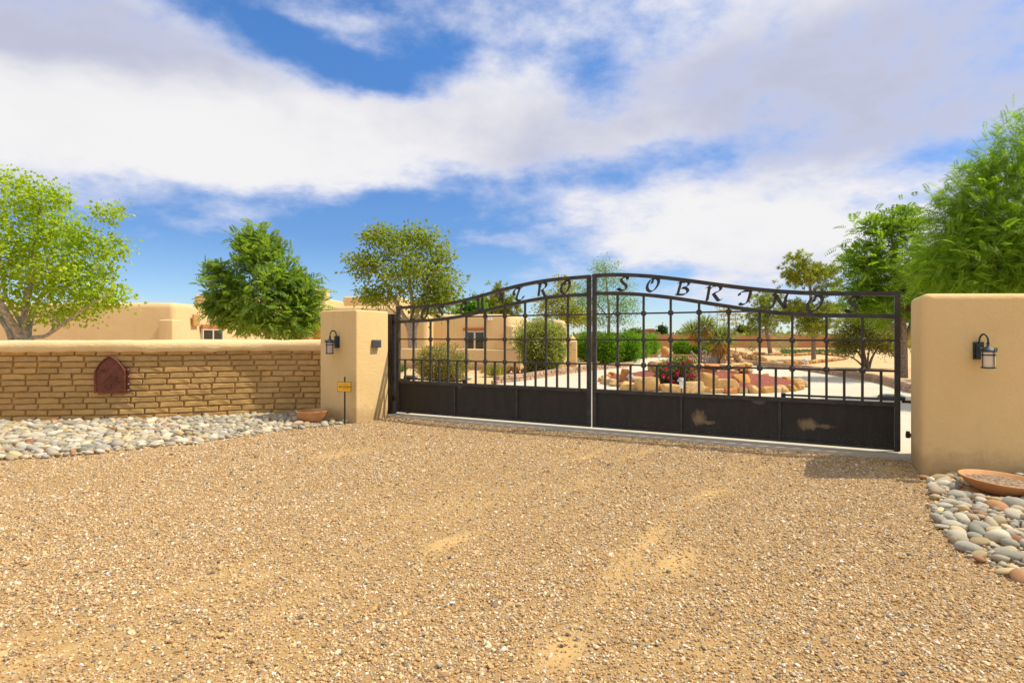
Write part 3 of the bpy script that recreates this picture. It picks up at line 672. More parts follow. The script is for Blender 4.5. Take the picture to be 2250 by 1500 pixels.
def leaf(label, s0, s1, org, top, low, letters, rise, stains):
    loc = GA+gd*org; root = empty('gate_leaf', loc, GROT, label, 'gate', 'two leaves of the driveway gate')
    a, c = s0-org, s1-org; T = lambda x: float(top(x+org)); Lw = lambda x: float(low(x+org)); T5 = .05; ST = .055
    def bx(name, x0, x1, z0, z1, th=.05, m='steel', y=0, parent=root, me=None):
        return MB().box(((x0+x1)/2, y, (z0+z1)/2), (x1-x0, th, z1-z0)).obj(name, M[m], parent)
    bx('stile', a, a+ST, BOT, T(a+.03)-.004, .056); bx('stile', c-ST, c, BOT, T(c-.03)-.004, .056)
    def curve_bar(name, fz, x0, x1, h, th, n=30):
        vs = []
        for i in range(n):
            x = x0+(x1-x0)*i/(n-1); z = fz(x)
            vs += [(x, -th/2, z-h), (x, th/2, z-h), (x, th/2, z), (x, -th/2, z)]
        fs = [[i*4+j, (i+1)*4+j, (i+1)*4+(j+1) % 4, i*4+(j+1) % 4] for i in range(n-1) for j in range(4)]+[[0, 1, 2, 3], [(n-1)*4+j for j in (3, 2, 1, 0)]]
        return MB().add(vs, fs).obj(name, M['steel'], root)
    curve_bar('top_rail', T, a-.001, c+.001, T5, .060)
    curve_bar('lower_arch_rail', Lw, a+ST, c-ST, T5, .050)
    i0, i1 = a+ST, c-ST
    # mid rails; the upper one only runs where the arch stands above it
    xs_ = np.linspace(i0, i1, 400); under = [x for x in xs_ if Lw(x)-T5 > H1-.004]
    bx('mid_rail', min(under) if rise < 0 else i0, i1 if rise < 0 else max(under), H1-.011, H1+.011, .022)
    bx('mid_rail', i0, i1, H2-.011, H2+.011, .022); bx('mid_rail', i0, i1, H3-.011, H3+.011, .022)
    bx('panel_rail', i0, i1, R4-.025, R4+.025, .052); bx('bottom_rail', i0, i1, BOT, BOT+.032, .052)
    kn = MB(); 
    kn.lathe([(.035, -.019), (.040, -.013), (.040, .013), (.035, .019)], n=8)
    kn.lathe([(.013, -.029), (.023, -.022), (.023, .022), (.013, .029)], n=8)
    kmx = Matrix.Rotation(PI/2, 4, 'X'); kn.v = [tuple(kmx @ Vector(q)) for q in kn.v]; kn_me = kn.mesh('collar'); kn_me.materials.append(M['steel'])
    pk_me = MB().box((0, 0, 0), (.028, .028, H3-.011-R4-.025)).mesh('picket'); pk_me.materials.append(M['steel'])
    N = 10; cell = (c-a)/N
    for i in range(1, N):
        x = a+cell*i; zt = Lw(x)-T5+.003
        bx('bar', x-.014, x+.014, R4+.025, zt, .028)
        for hz in (H1, H2, H3):
            if hz == H1 and not (Lw(x)-T5 > H1+.03): continue
            k = link('collar', kn_me, None, root); k.location = (x, 0, hz)
    for i in range(N):
        k = link('picket', pk_me, None, root); k.location = (a+cell*(i+.5), 0, (H3-.011+R4+.025)/2)
    pm = panel_mat('gate_panel_dusty', stains)
    for i in range(3):
        x0 = i0+(i1-i0)*i/3; x1 = i0+(i1-i0)*(i+1)/3
        MB().box(((x0+x1)/2, .006, (BOT+.032+R4-.025)/2), (x1-x0-.004, .006, R4-.025-BOT-.032)).obj('panel', pm, root)
        if i: bx('panel_divider', x0-.015, x0+.015, BOT+.032, R4-.025, .036)
    for ch, pa_, pb_, ya, yb in letters:
        pm_ = (pa_+pb_)/2; q0, q1 = gate_s(pa_)-org, gate_s(pb_)-org; xm = (q0+q1)/2
        z1, z0 = gate_z(pm_, ya), gate_z(pm_, yb)
        o = link('letter', letter_mesh(ch, q0+.008, q1-.008, z0+.004, z1-.006, -.006, .006), M['steel'], root)
        o['label'] = 'steel letter ' + ch + ' cut in calligraphic style'
        MB().box(((q0+q1)/2+.02, 0, (z1-.02+T(xm+.02)-T5)/2+.004), (.012, .010, max(.02, T(xm+.02)-T5-z1+.045))).obj('hanger', M['steel'], root)
    return root
DUST = (.30, .21, .10); GRY = (.14, .135, .13)
LTR_L = [('L', 898, 915, 678, 703), ('O', 924.5, 942, 675, 701), ('S', 957.5, 975, 671, 697), ('C', 1009, 1025, 663.5, 689), ('U', 1045.7, 1069, 654, 683.5),
         ('A', 1087, 1107, 642, 668), ('T', 1127, 1152, 630, 660), ('R', 1180.7, 1202.7, 619.6, 651.5), ('O', 1230, 1254, 614.5, 645.5)]
LTR_R = [('S', 1354.7, 1381, 607, 639), ('O', 1418, 1450, 610, 641), ('B', 1482.6, 1517, 618, 648.5), ('R', 1549, 1588, 626, 662), ('I', 1622, 1654, 637, 670),
         ('N', 1688.7, 1734.4, 642.4, 679.5), ('O', 1769.6, 1810, 648, 685.5), ('S', 1853, 1888, 650, 687)]
ft, fl, ftr, flr = fit(TOP), fit(LOW), fit(TOPR), fit(LOWR)
leaf('dark steel gate leaf lettered LOS CUATRO with plain lower panels', SP0, SP1, SP0, ft, fl, LTR_L, -1, [(gate_s(1010)-SP0, .545, .08, .05, .8, GRY)])
st_ = [(gate_s(1536)-SR1, .285, .10, .12, .85, DUST), (gate_s(1560)-SR1, .225, .09, .035, .7, DUST), (gate_s(1775)-SR1, .285, .14, .09, .85, DUST), (gate_s(1812)-SR1, .27, .13, .035, .6, DUST), (gate_s(1668)-SR1, .54, .11, .05, .8, GRY)]
leaf('dark steel gate leaf lettered SOBRINOS with two dusty smears on panels', SR0, SR1, SR1, ftr, flr, LTR_R, 1, st_)

# hinge posts
def hinge_post(loc, rz, w, d, h, label, m='black'):
    o = MB().box((0, 0, h/2-.03), (w, d, h+.06)).obj('gate_post', M[m]); o.location = loc; o.rotation_euler = (0, 0, rz)
    return tag(o, label, 'post', 'steel gate hinge posts')
q = GA+gd*(-.005)+gn*.0
pl_ = hinge_post((q.x-.01, q.y, 0), GROT, .125, .13, 1.735, 'weathered black steel hinge post between left pillar and LOS CUATRO leaf')
for z in (1.60, .28):
    MB().box((.088, 0, z), (.06, .03, .05)).tube([(.088, -.02, z-.05), (.088, -.02, z+.05)], .016, 8).obj('hinge', M['rusty'], pl_)
MB().box((-.003, -.0652, .5), (.05, .003, .10)).obj('latch_plate', M['rusty'], pl_)
q = GB+gd*.10-gn*.02
pr_ = hinge_post((q.x, q.y, 0), GROT, .014, .16, 1.70, 'thin dark steel hinge plate fixed to the right stucco pillar')
for z in (1.655, .235):
    MB().box((-.045, .0, z), (.075, .012, .045)).box((-.062, -.02, z+.01), (.035, .035, .075)).obj('hinge', M['rusty'], pr_)
# gate openers behind the leaves
def opener(org, sgn, label):
    q = GA+gd*org+gn*.12; r = empty('gate_opener', (q.x, q.y, 0), GROT, label, 'gate opener', 'gate opener rams')
    z = .640
    MB().tube([(sgn*.0, 0, z), (sgn*.05, 0, z+.002), (sgn*.18, 0, z), (sgn*.25, 0, z-.004), (sgn*.27, 0, z-.008)], [.03, .044, .047, .042, .02], 14, flat=.9).obj('motor_housing', M['motor'], r, 40)
    MB().tube([(sgn*.24, 0, z-.02), (sgn*1.25, -.03, z-.02)], .014, 8).obj('ram', M['black'], r, 40)
    MB().box((sgn*1.27, -.045, z-.02), (.05, .06, .05)).obj('ram_bracket', M['black'], r)
    MB().box((-sgn*.05, .0, z-.04), (.16, .05, .03)).box((sgn*.08, .0, z-.33), (.05, .05, .60)).obj('mount', M['rusty'], r)
opener(.17, 1, 'grey gate opener motor and ram behind the LOS CUATRO leaf')
opener(GLEN+.03, -1, 'grey gate opener motor and ram behind the SOBRINOS leaf')

# ------------------------------------------------------------------ mailbox door in the wall
sm_ = float(np.interp(-6.42, WP[:, 0], WL)); q, t_ = wall_at(sm_)
mb_ = empty('wall_plaque', (q.x, q.y, .45), math.atan2(t_.y, t_.x)-.06, 'rust red pointed arch metal door with embossed scene on the brick wall', 'mailbox door')
def arch(w, h, z0=0, n=12, k=.44):
    hs_ = h*(1-k); rise_ = h*k; r_side = []
    for i in range(n+1):
        u = i/n; bulge = .62*u*(1-u); r_side.append((w/2*(1-u)+bulge*rise_*.62, z0+hs_+rise_*u+bulge*w*.32))
    r_side[-1] = (0, z0+h)
    return [(-w/2, z0), (w/2, z0)]+r_side+[(-x, z) for x, z in r_side[:-1][::-1]]
AW, AH = .455, .585
MB().prism(arch(AW-.02, AH-.02, .01), -.055, .03).obj('door_panel', M['mbox'], mb_)
ar = arch(AW, AH); MB().tube([(x, -.062, z) for x, z in ar]+[(ar[0][0], -.062, ar[0][1])], .013, 6).obj('rim', M['mbox'], mb_, 60)
fl_ = MB().box((AW/2+.022, -.02, .20), (.05, .012, .40)); fl_.obj('hinge_plate', M['mbox'], mb_)
for z in (.04, .14, .26, .37):
    MB().box((AW/2+.026+.006*((z*100) % 3), -.029, z), (.013, .008, .013)).obj('bolt', M['bolt'], mb_)
MB().box((-AW/2-.018, -.03, .22), (.02, .03, .10)).obj('latch', M['mbox'], mb_)
MB().tube([(-AW/2-.01, -.06, -.005), (-AW/2+.05, -.065, -.008)], .012, 8).obj('padlock', M['brass'], mb_)
rl = MB()
rl.tube([(-.14, -.058, .14), (-.06, -.058, .20), (.0, -.058, .27), (.03, -.058, .285)], .006, 6)
rl.tube([(-.03+.045*math.cos(a), -.058, .10+.048*math.sin(a)) for a in np.linspace(0, 2*PI, 18)], .007, 6)
for k in range(3):
    x0, z0 = [(-.09, .36), (.05, .23), (.08, .16)][k]
    rl.tube([(x0+.05*math.cos(a)*(1+.4*math.sin(3*a)), -.058, z0+.028*math.sin(a)*(1+.4*math.cos(2*a))) for a in np.linspace(0, 2*PI, 22)], .007, 6)
rl.obj('relief', M['mbox'], mb_, 60)

# ------------------------------------------------------------------ lanterns
def lantern(loc, rz, label, glass, tilt=0):
    """plate on the wall at local y=0, lantern hangs toward -y"""
    r = empty('wall_lantern', loc, rz, label, 'lantern', 'wall lanterns on the gate pillars')
    MB().box((0, -.011, .0), (.105, .022, .19)).box((0, -.026, .0), (.075, .012, .15)).obj('back_plate', M['verdi'], r)
    arc = [(0, -.03, .01)]+[(0, -.085+.062*math.cos(a), .095+.085*math.sin(a)) for a in np.linspace(-.15, PI*1.0, 14)]+[(0, -.147, .07)]
    MB().tube(arc, .0095, 8).obj('arm', M['verdi'], r, 50)
    sc = [(0, -.147+.022*math.cos(a)*(1-.05*i), .075+.022*math.sin(a)*(1-.05*i)) for i, a in enumerate(np.linspace(-PI/2, PI*1.4, 12))]
    MB().tube(sc, .006, 6).obj('scroll', M['verdi'], r, 50)
    cy = -.15
    MB().lathe([(.010, .062), (.016, .050), (.030, .040), (.052, .022), (.074, .004), (.076, -.006), (.066, -.012)], (0, cy, 0), 16).obj('hood', M['verdi'], r, 40)
    MB().lathe([(.056, -.175), (.060, -.12), (.061, -.012)], (0, cy, 0), 18).obj('glass', M[glass], r, 40)
    MB().lathe([(.040, -.190), (.068, -.184), (.068, -.174), (.058, -.172)], (0, cy, 0), 18).obj('base_ring', M['verdi'], r, 40)
    MB().lathe([(.064, -.050), (.066, -.046), (.066, -.040), (.064, -.036)], (0, cy, 0), 18, False).obj('band', M['verdi'], r, 40)
    for k in range(4):
        a = .10+k*PI/2; x, y = .069*math.cos(a), cy+.069*math.sin(a); ox, oy = math.cos(a), math.sin(a)
        pts = [(x, y, -.182), (x, y, -.02), (x+ox*.004, y+oy*.004, .010)]+[(x+ox*(.018+.014*math.sin(b_)), y+oy*(.018+.014*math.sin(b_)), .018+.014*math.cos(b_)*1.0) for b_ in np.linspace(-PI*.7, PI*.75, 8)]
        MB().tube(pts, .0048, 6).obj('strap', M['verdi'], r, 50)
    return r
nl = Vector((-.49-.07, -.83, 0)).normalized()
fdir = Vector((PIL_L[0][0]-PIL_L[3][0], PIL_L[0][1]-PIL_L[3][1], 0)).normalized(); fnl = Vector((fdir.y, -fdir.x, 0))
def on_left_face(px, off=0):
    k = (px-CX)/F; a = Vector((*PIL_L[0], 0)); t = (a.x-k*a.y)/(fdir.x-k*fdir.y); return a-fdir*t+fnl*off
q = on_left_face(741.5); z = HC-(751-HY)/F*q.y
lantern((q.x, q.y, z), math.atan2(fdir.y, fdir.x), 'small dark lantern with pinkish glass on the left pillar above yellow sign', 'glassl')
yr = 5.585; q = P(2148, 770, yr)
lantern((q.x, q.y, q.z), -.03, 'dark lantern with cream glass and curled brackets on broad right pillar', 'glassr').scale = (.88, .88, .88)
# louvred step light on the sunlit face
rd = Vector((PIL_L[1][0]-PIL_L[0][0], PIL_L[1][1]-PIL_L[0][1], 0)).normalized()
k = (823.5-CX)/F; a = Vector((*PIL_L[0], 0)); t = (k*a.y-a.x)/(rd.x-k*rd.y); q = a+rd*t; z = HC-(755-HY)/F*q.y
sl = empty('step_light', (q.x, q.y, z), math.atan2(rd.y, rd.x), 'small grey louvred step light on sunlit side of left pillar', 'light')
MB().box((0, -.03, 0), (.17, .07, .125)).obj('housing', M['louvre'], sl)
for i in range(5): MB().box((0, -.068, -.042+i*.021), (.13, .012, .010), Matrix.Rotation(.5, 3, 'X')).obj('louvre', M['motor'], sl)

# ------------------------------------------------------------------ yellow security sign on a stake
q = G(757, 932.5); sg = empty('yard_sign', (q.x, q.y, 0), math.radians(-14), 'small yellow security sign on black stake before left pillar', 'sign')
zs = HC-(849.5-HY)/F*q.y
MB().box((0, .008, .35), (.02, .012, .76)).obj('stake', M['black'], sg)
MB().box((0, -.004, zs), (.232, .008, .150)).obj('board_edge', M['signk'], sg)
MB().box((0, -.0095, zs), (.222, .003, .140)).obj('board', M['signy'], sg)
def text(body, size, x, z, y, m, parent, bold=0):
    cu = bpy.data.curves.new('lettering', 'FONT'); cu.body = body; cu.size = size; cu.align_x = 'CENTER'; cu.align_y = 'CENTER'; cu.extrude = .0006; cu.offset = bold
    to = bpy.data.objects.new('lettering', cu); COL.objects.link(to); dg = bpy.context.evaluated_depsgraph_get()
    me = bpy.data.meshes.new_from_object(to.evaluated_get(dg)); bpy.data.objects.remove(to)
    o = link('lettering', me, m, parent); me.materials.clear(); me.materials.append(m); o.location = (x, y, z); o.rotation_euler = (PI/2, 0, 0); return o
text('PROTECTED BY', .016, .015, zs+.036, -.0118, M['signr'], sg, .0003)
text('Security Systems', .0235, .033, zs+.003, -.0118, M['signk'], sg, .0009)
lg = MB()
for i, (w, hh, x) in enumerate(((.006, .022, -.087), (.014, .042, -.071), (.006, .022, -.055))): lg.prism([(x-w/2, zs-.012), (x+w/2, zs-.012), (x+w/3, zs-.012+hh*.6), (x, zs-.012+hh), (x-w/3, zs-.012+hh*.6)], -.0122, -.0108)
lg.obj('emblem', M['signk'], sg)
ln = MB()
for x0, x1 in ((-.028, .005), (.012, .036), (.043, .078)): ln.box(((x0+x1)/2, -.0115, zs-.034), (x1-x0, .001, .007))
for x0, x1 in ((-.01, .02), (.026, .06)): ln.box(((x0+x1)/2, -.0115, zs-.020), (x1-x0, .001, .004))
ln.obj('fine_print', M['signr'], sg)

# ------------------------------------------------------------------ terracotta bowls
def bowl(loc, r, h, tilt, label):
    root = empty('planter_bowl', loc, 0, label, 'planter', 'terracotta bowls'); root.rotation_euler = tilt
    MB().lathe([(r*.52, 0), (r*.72, h*.22), (r*.88, h*.55), (r*.97, h*.88), (r*1.0, h*.95), (r*1.0, h), (r*.965, h*1.01), (r*.93, h*.96), (r*.88, h*.72), (r*.80, h*.60)], n=48, cap=False).lathe([(r*.52, 0), (.001, .0)], n=48, cap=False).obj('bowl', M['terra'], root, 40)
    sv = []; sf = []; n = 30
    bm = bmesh.new(); bmesh.ops.create_circle(bm, cap_ends=True, cap_tris=True, segments=36, radius=r*.87)
    bmesh.ops.subdivide_edges(bm, edges=bm.edges[:], cuts=4, use_grid_fill=True)
    for v in bm.verts: v.co.z = h*.72+.012*mnoise.noise(v.co*9)+.006*mnoise.noise(v.co*40)-.1*v.co.length**2*.2
    link('soil', bm_mesh('soil', bm, True), M['soil'], root)
bowl((bowl_l[0], bowl_l[1], .012), .245, .185, (0, 0, 0), 'shallow terracotta bowl beside the left pillar and yellow sign')
bowl((bowl_r[0]+.10, bowl_r[1]+.02, .0), .32, .12, (math.radians(2), math.radians(3), 0), 'wide terracotta bowl of soil on stones below right pillar')

# ------------------------------------------------------------------ house
hs = empty('adobe_house', (-6, 34, 0), 0, 'flat roofed tan adobe house behind the wall and gate', 'house')
def hpart(name, foot, z1, rv=.25, rt=.22, m='house', z0=-.1):
    foot = [(x+6, y-34) for x, y in foot]; return stucco_prism(name, foot, z0, z1, rv, rt, M[m], hs, taper=.008)
xA = P(387, 700, 27).x
hpart('wall', [(-60, 26.6), (xA, 27), (xA+.3, 52), (-60, 52)], 2.95, .25, .28)
hpart('buttress', [(xA-.66, 26.72), (xA-.02, 26.75), (xA-.02, 27.5), (xA-.66, 27.5)], 2.15, .05, .10)
hpart('wall', [(P(425, 0, 40).x, 40), (P(520, 0, 40).x, 40), (P(520, 0, 40).x, 50), (P(425, 0, 40).x, 50)], P(0, 647, 40).z, .15, .15)
hpart('chimney', rect(P(690, 0, 42).x, 42, P(716, 0, 42).x, 43), P(0, 634, 42).z, .08, .1)
hpart('wall', rect(P(560, 0, 44).x, 44, P(706, 0, 44).x, 56), P(0, 652, 44).z, .15, .2)
hpart('wall', rect(P(753, 0, 50).x, 50, P(880, 0, 50).x, 60), P(0, 651, 50).z, .12, .15)
hpart('wall', rect(P(600, 0, 39.5).x, 39.5, P(890, 0, 39.5).x, 52), P(0, 672, 39.5).z, .2, .25)
xB0, xB1 = P(860, 0, 36).x, P(1120, 0, 36).x
hpart('wall', [(xB0, 36), (xB1, 36), (P(1163, 0, 43).x, 43), (xB0, 44)], P(0, 690, 36).z, .3, .25)
hpart('wall', [(P(1130, 0, 44).x, 43.5), (P(1215, 0, 44).x, 43.6), (P(1215, 0, 44).x, 52), (P(1130, 0, 44).x, 52)], P(0, 705, 44).z, .3, .25)
hpart('buttress', [(P(880, 0, 35).x, 34.9), (P(942, 0, 35).x, 34.6), (P(942, 0, 35).x+.2, 36.4), (P(880, 0, 35).x, 36.5)], P(0, 690, 35).z, .35, .3)
hpart('buttress', [(P(1112, 0, 35.6).x, 35.6), (P(1124, 0, 35.6).x+.1, 35.5), (P(1124, 0, 35.6).x+.3, 36.8), (P(1112, 0, 35.6).x, 36.8)], P(0, 712, 35.6).z, .15, .25)
def window(x0, x1, z0, z1, Y, ax='x', leaves=2, lint=True):
    """opening in a wall facing -y (or +x when ax='y', x0..x1 then runs along y and Y is x)"""
    def T(mb):
        if ax == 'x': mb.v = [(x+6, y+Y-34, z) for x, y, z in mb.v]
        else: mb.v = [(Y-y+6, x-34, z) for x, y, z in mb.v]
        return mb
    w = x1-x0; f = MB()
    f.box((x0+.04, -.02, (z0+z1)/2), (.08, .1, z1-z0)).box((x1-.04, -.02, (z0+z1)/2), (.08, .1, z1-z0)).box(((x0+x1)/2, -.021, z1-.04), (w-.16, .1, .08)).box(((x0+x1)/2, -.021, z0+.04), (w-.16, .1, .08))
    for i in range(1, leaves): f.box((x0+w*i/leaves, -.022, (z0+z1)/2), (.11, .09, z1-z0-.16))
    fo = T(f).obj('window', M['frame'], hs)
    for i in range(leaves):
        a = x0+.08+(w-.16)*i/leaves+.02; c = x0+.08+(w-.16)*(i+1)/leaves-.02
        T(MB().box(((a+c)/2, .0, (z0+z1)/2), (c-a, .03, z1-z0-.16))).obj('pane', M['glass'], fo)
    if lint: T(MB().box(((x0+x1)/2, -.03, z1+.10), (w+.12, .12, .19))).obj('lintel', M['wood'], hs)
window(P(1020, 0, 36).x, P(1066, 0, 36).x, .45, P(0, 727, 36).z, 35.98)
yy = lambda px: xA/((px-CX)/F)
window(yy(443), yy(488), -.0, 1.75, xA+.0, 'y', 2)
MB().box((xA+.02+6, yy(430)-34, 2.15), (.06, .55, .55)).obj('vent_frame', M['mortar'], hs)
MB().box((P(696, 0, 39.4).x+6, 39.35-34, P(0, 730, 39.4).z), (.5, .12, 1.8)).obj('wood_post', M['wood'], hs)
q = P(1077, 698, 35.9); MB().box((q.x+6, q.y-34, q.z), (.22, .12, .10)).lathe([(.02, -.18), (.06, -.14), (.05, -.06), (.02, -.04)], (q.x-.08+6, q.y-.1-34, q.z), 10).lathe([(.02, -.18), (.06, -.14), (.05, -.06), (.02, -.04)], (q.x+.08+6, q.y-.1-34, q.z), 10).obj('flood_light', M['white'], hs)
# courtyard wall with its rounded end posts
cw_ = empty('courtyard_wall', (0, 24, 0), 0, 'low tan courtyard wall in front of the house, ending at bell topped post', 'wall')
c0, c1, c2, c3 = G(700, 801), G(880, 807), G(1140, 813), G(1245, 805)
def cpart(name, foot, z1, rv, rt): return stucco_prism(name, [(x, y-24) for x, y in foot], -.1, z1, rv, rt, M['house'], cw_)
cpart('wall', [(c0.x, c0.y), (c1.x, c1.y), (c1.x, c1.y+.35), (c0.x, c0.y+.35)], .78, .03, .1)
cpart('wall', [(c1.x+.002, c1.y), (c2.x, c2.y), (c2.x+.03, c2.y+.35), (c1.x+.002, c1.y+.35)], .84, .03, .1)
cpart('wall', [(c2.x+.035, c2.y+.02), (c3.x, c3.y), (c3.x, c3.y+.35), (c2.x+.035, c2.y+.37)], .92, .03, .1)
e0 = G(1246, 804); ew = 22/F*e0.y
cpart('end_post', rect(e0.x, e0.y-.1, e0.x+ew, e0.y+.6), P(0, 748, e0.y).z, .08, .08)
MB().lathe([(ew*.52, 0), (ew*.50, .06), (ew*.36, .13), (ew*.22, .19), (ew*.14, .24), (ew*.14, .28), (.01, .30)], (e0.x+ew/2, e0.y+.25-24, P(0, 748, e0.y).z-.01), 16).obj('finial', M['house'], cw_, 50)
q = P(1228, 702, 28); zt = q.z
o = MB().lathe([(.42, 0), (.42, zt-.75), (.41, zt-.45), (.37, zt-.2), (.30, zt-.06), (.12, zt-.01), (.01, zt)], (0, 0, 0), 24).obj('domed_post', M['house'], None, 50); o.location = (q.x, 28.4, 0)
tag(o, 'round domed stucco column behind the big oleander bush', 'column')
q = G(1271.5, 783); o = empty('waste_bin', q, 0, 'orange plastic bin standing past the courtyard wall end', 'bin')
MB().lathe([(.20, 0), (.23, .5), (.26, .76)], n=16).obj('bin_body', M['bin'], o, 40); MB().lathe([(.28, .76), (.28, .82), (.05, .86)], n=16).obj('lid', M['bin'], o, 40)

# ------------------------------------------------------------------ far surroundings
def far_box(name, px0, px1, ytop, Y, depth, m, label, cat, sub=()):
    a, c = P(px0, 0, Y).x, P(px1, 0, Y).x; z = P(0, ytop, Y).z
    r = empty(name, ((a+c)/2, Y, 0), 0, label, cat); w = c-a
    MB().box((0, depth/2, z/2-.1), (w, depth, z+.2)).obj('wall', M[m], r)
    for i in range(max(1, int(w/6))):
        MB().box((-w/2+(i+.5)*w/max(1, int(w/6)), -.03, z*.5), (1.2, .1, min(1.2, z*.35))).obj('window', M['glass'], r)
    for (f0, f1, h) in sub: MB().box((-w/2+w*(f0+f1)/2, depth*.5, z+h/2-.02), (w*(f1-f0), depth*.6, h)).obj('upper_storey', M[m], r)
    MB().box((0, depth/2, z+.11), (w+.3, depth+.3, .2)).obj('parapet', M[m], r)
fw = G(1400, 763.5); Yf = fw.y
w_ = empty('perimeter_wall', (0, Yf, 0), 0, 'long brown block wall closing the far end of garden', 'wall')
for i in range(16):
    x0 = 8+i*4.4
    MB().box((x0+2.2, .1, .72), (4.38, .2, 1.70)).obj('wall_panel', M['farwall'], w_)
    MB().box((x0, .1, .76), (.36, .34, 1.80)).obj('pilaster', M['farwall'], w_)
far_box('far_house', 1423, 1447, 727, 130, 9, 'farhouse', 'distant terracotta house with upper storey beyond the far wall', 'house', ((.35, .85, .55),))
far_box('far_house', 1396, 1410, 729, 150, 9, 'farhouse', 'distant low brown house seen left of the terracotta one', 'house')
far_box('far_house', 1606, 1642, 726, 130, 9, 'farwhite', 'distant pale house seen between yucca and pine trees', 'house', ((.0, .4, .5),))
far_box('far_house', 1684, 1698, 724, 90, 6, 'farwhite', 'small pale block seen behind the pine trunk', 'house')
# ------------------------------------------------------------------ edging of split blocks along the drive
def block_mesh(seed, L=.30):
    bm = bmesh.new(); bmesh.ops.create_cube(bm, size=1); bmesh.ops.scale(bm, vec=(L, .2, .108), verts=bm.verts)
    bmesh.ops.bevel(bm, geom=bm.edges[:], offset=.012, segments=1, affect='EDGES'); rr = random.Random(seed)
    for v in bm.verts: v.co += Vector((rr.uniform(-1, 1)*.012, rr.uniform(-1, 1)*.012, rr.uniform(-1, 1)*.006))
    me = bm_mesh('block', bm); me.materials.append(M['block']); return me
BLK = [block_mesh(k) for k in range(5)]
def edging(path, label, rows=2, seed=1, step=.315):
    rr = random.Random(seed); p_ = spline([(q.x, q.y) for q in path], 200); L = np.concatenate([[0], np.cumsum(np.linalg.norm(np.diff(p_, axis=0), axis=1))])
    root = empty('block_edging', (p_[0][0], p_[0][1], 0), 0, label, 'edging', 'block edgings along the drive')
    for row in range(rows):
        s = step*.5*(row % 2)
        while s < L[-1]-.1:
            x, y = np.interp(s+.15, L, p_[:, 0]), np.interp(s+.15, L, p_[:, 1]); x2, y2 = np.interp(s+.2, L, p_[:, 0]), np.interp(s+.2, L, p_[:, 1]); x1, y1 = np.interp(s+.1, L, p_[:, 0]), np.interp(s+.1, L, p_[:, 1])
            a = math.atan2(y2-y1, x2-x1); o = link('block', rr.choice(BLK), None, root); g_ = rr.uniform(.8, 1.12)
            o.location = (x-p_[0][0], y-p_[0][1], .065+row*.11); o.rotation_euler = (0, 0, a+rr.gauss(0, .03)+(PI if rr.random() < .5 else 0))
            o.color = (.47*g_, .31*g_, .19*g_*rr.uniform(.9, 1.1), 1); s += step
edging(LEFT_E, 'tan block edging curving from round bush towards the hedges', 2, 3)
edging(RIGHT_E, 'tan block edging curving along right side of drive', 2, 5)
far_c = MB()
for i in range(18):
    a, c = G(1398+i*8.6, 786), G(1398+(i+1)*8.6, 786); far_c.box(((a.x+c.x)/2, a.y+.1, .11), ((c.x-a.x)*.97, .2, .2+.02*(i % 3)))
o = far_c.obj('far_curb', M['farwall']); tag(o, 'low brown kerb closing the far end of the drive', 'kerb')

# ------------------------------------------------------------------ rocks
def rock_mesh(seed):
    rr = random.Random(seed*13+1); bm = bmesh.new()
    for i in range(22):
        v = Vector((rr.uniform(-1, 1), rr.uniform(-1, 1), rr.uniform(-1, 1))); m_ = max(abs(v.x), abs(v.y), abs(v.z)); v = v/m_*rr.uniform(.72, 1.0)
        v = v*min(1.0, 1.28/v.length); bm.verts.new(v)
    r = bmesh.ops.convex_hull(bm, input=bm.verts[:]); bmesh.ops.delete(bm, geom=list({g for g in r['geom_interior'] if isinstance(g, bmesh.types.BMVert)}), context='VERTS')
    bmesh.ops.dissolve_limit(bm, angle_limit=math.radians(9), verts=bm.verts[:], edges=bm.edges[:])
    bmesh.ops.bevel(bm, geom=bm.edges[:], offset=.06, segments=1, affect='EDGES')
    me = bm_mesh('rock', bm); smooth_angle(me, 24); me.materials.append(M['rock']); return me
ROCK = [rock_mesh(k) for k in range(9)]
ROCKC = [(.62, .34, .10), (.58, .28, .07), (.66, .42, .16), (.58, .38, .17), (.54, .23, .07), (.68, .48, .24)]
rk = random.Random(5)
def rock(loc, sx, sy, sz, parent=None, name='stone', col=None, rz=None, tilt=.12):
    o = link(name, rk.choice(ROCK), None, parent); o.location = loc; o.rotation_euler = (rk.gauss(0, tilt), rk.gauss(0, tilt), rk.uniform(0, 6.28) if rz is None else rz+rk.gauss(0, .12)); o.scale = (sx, sy, sz)
    c = col or rk.choice(ROCKC); g_ = rk.uniform(.85, 1.1); o.color = (c[0]*g_, c[1]*g_, c[2]*g_, 1); return o
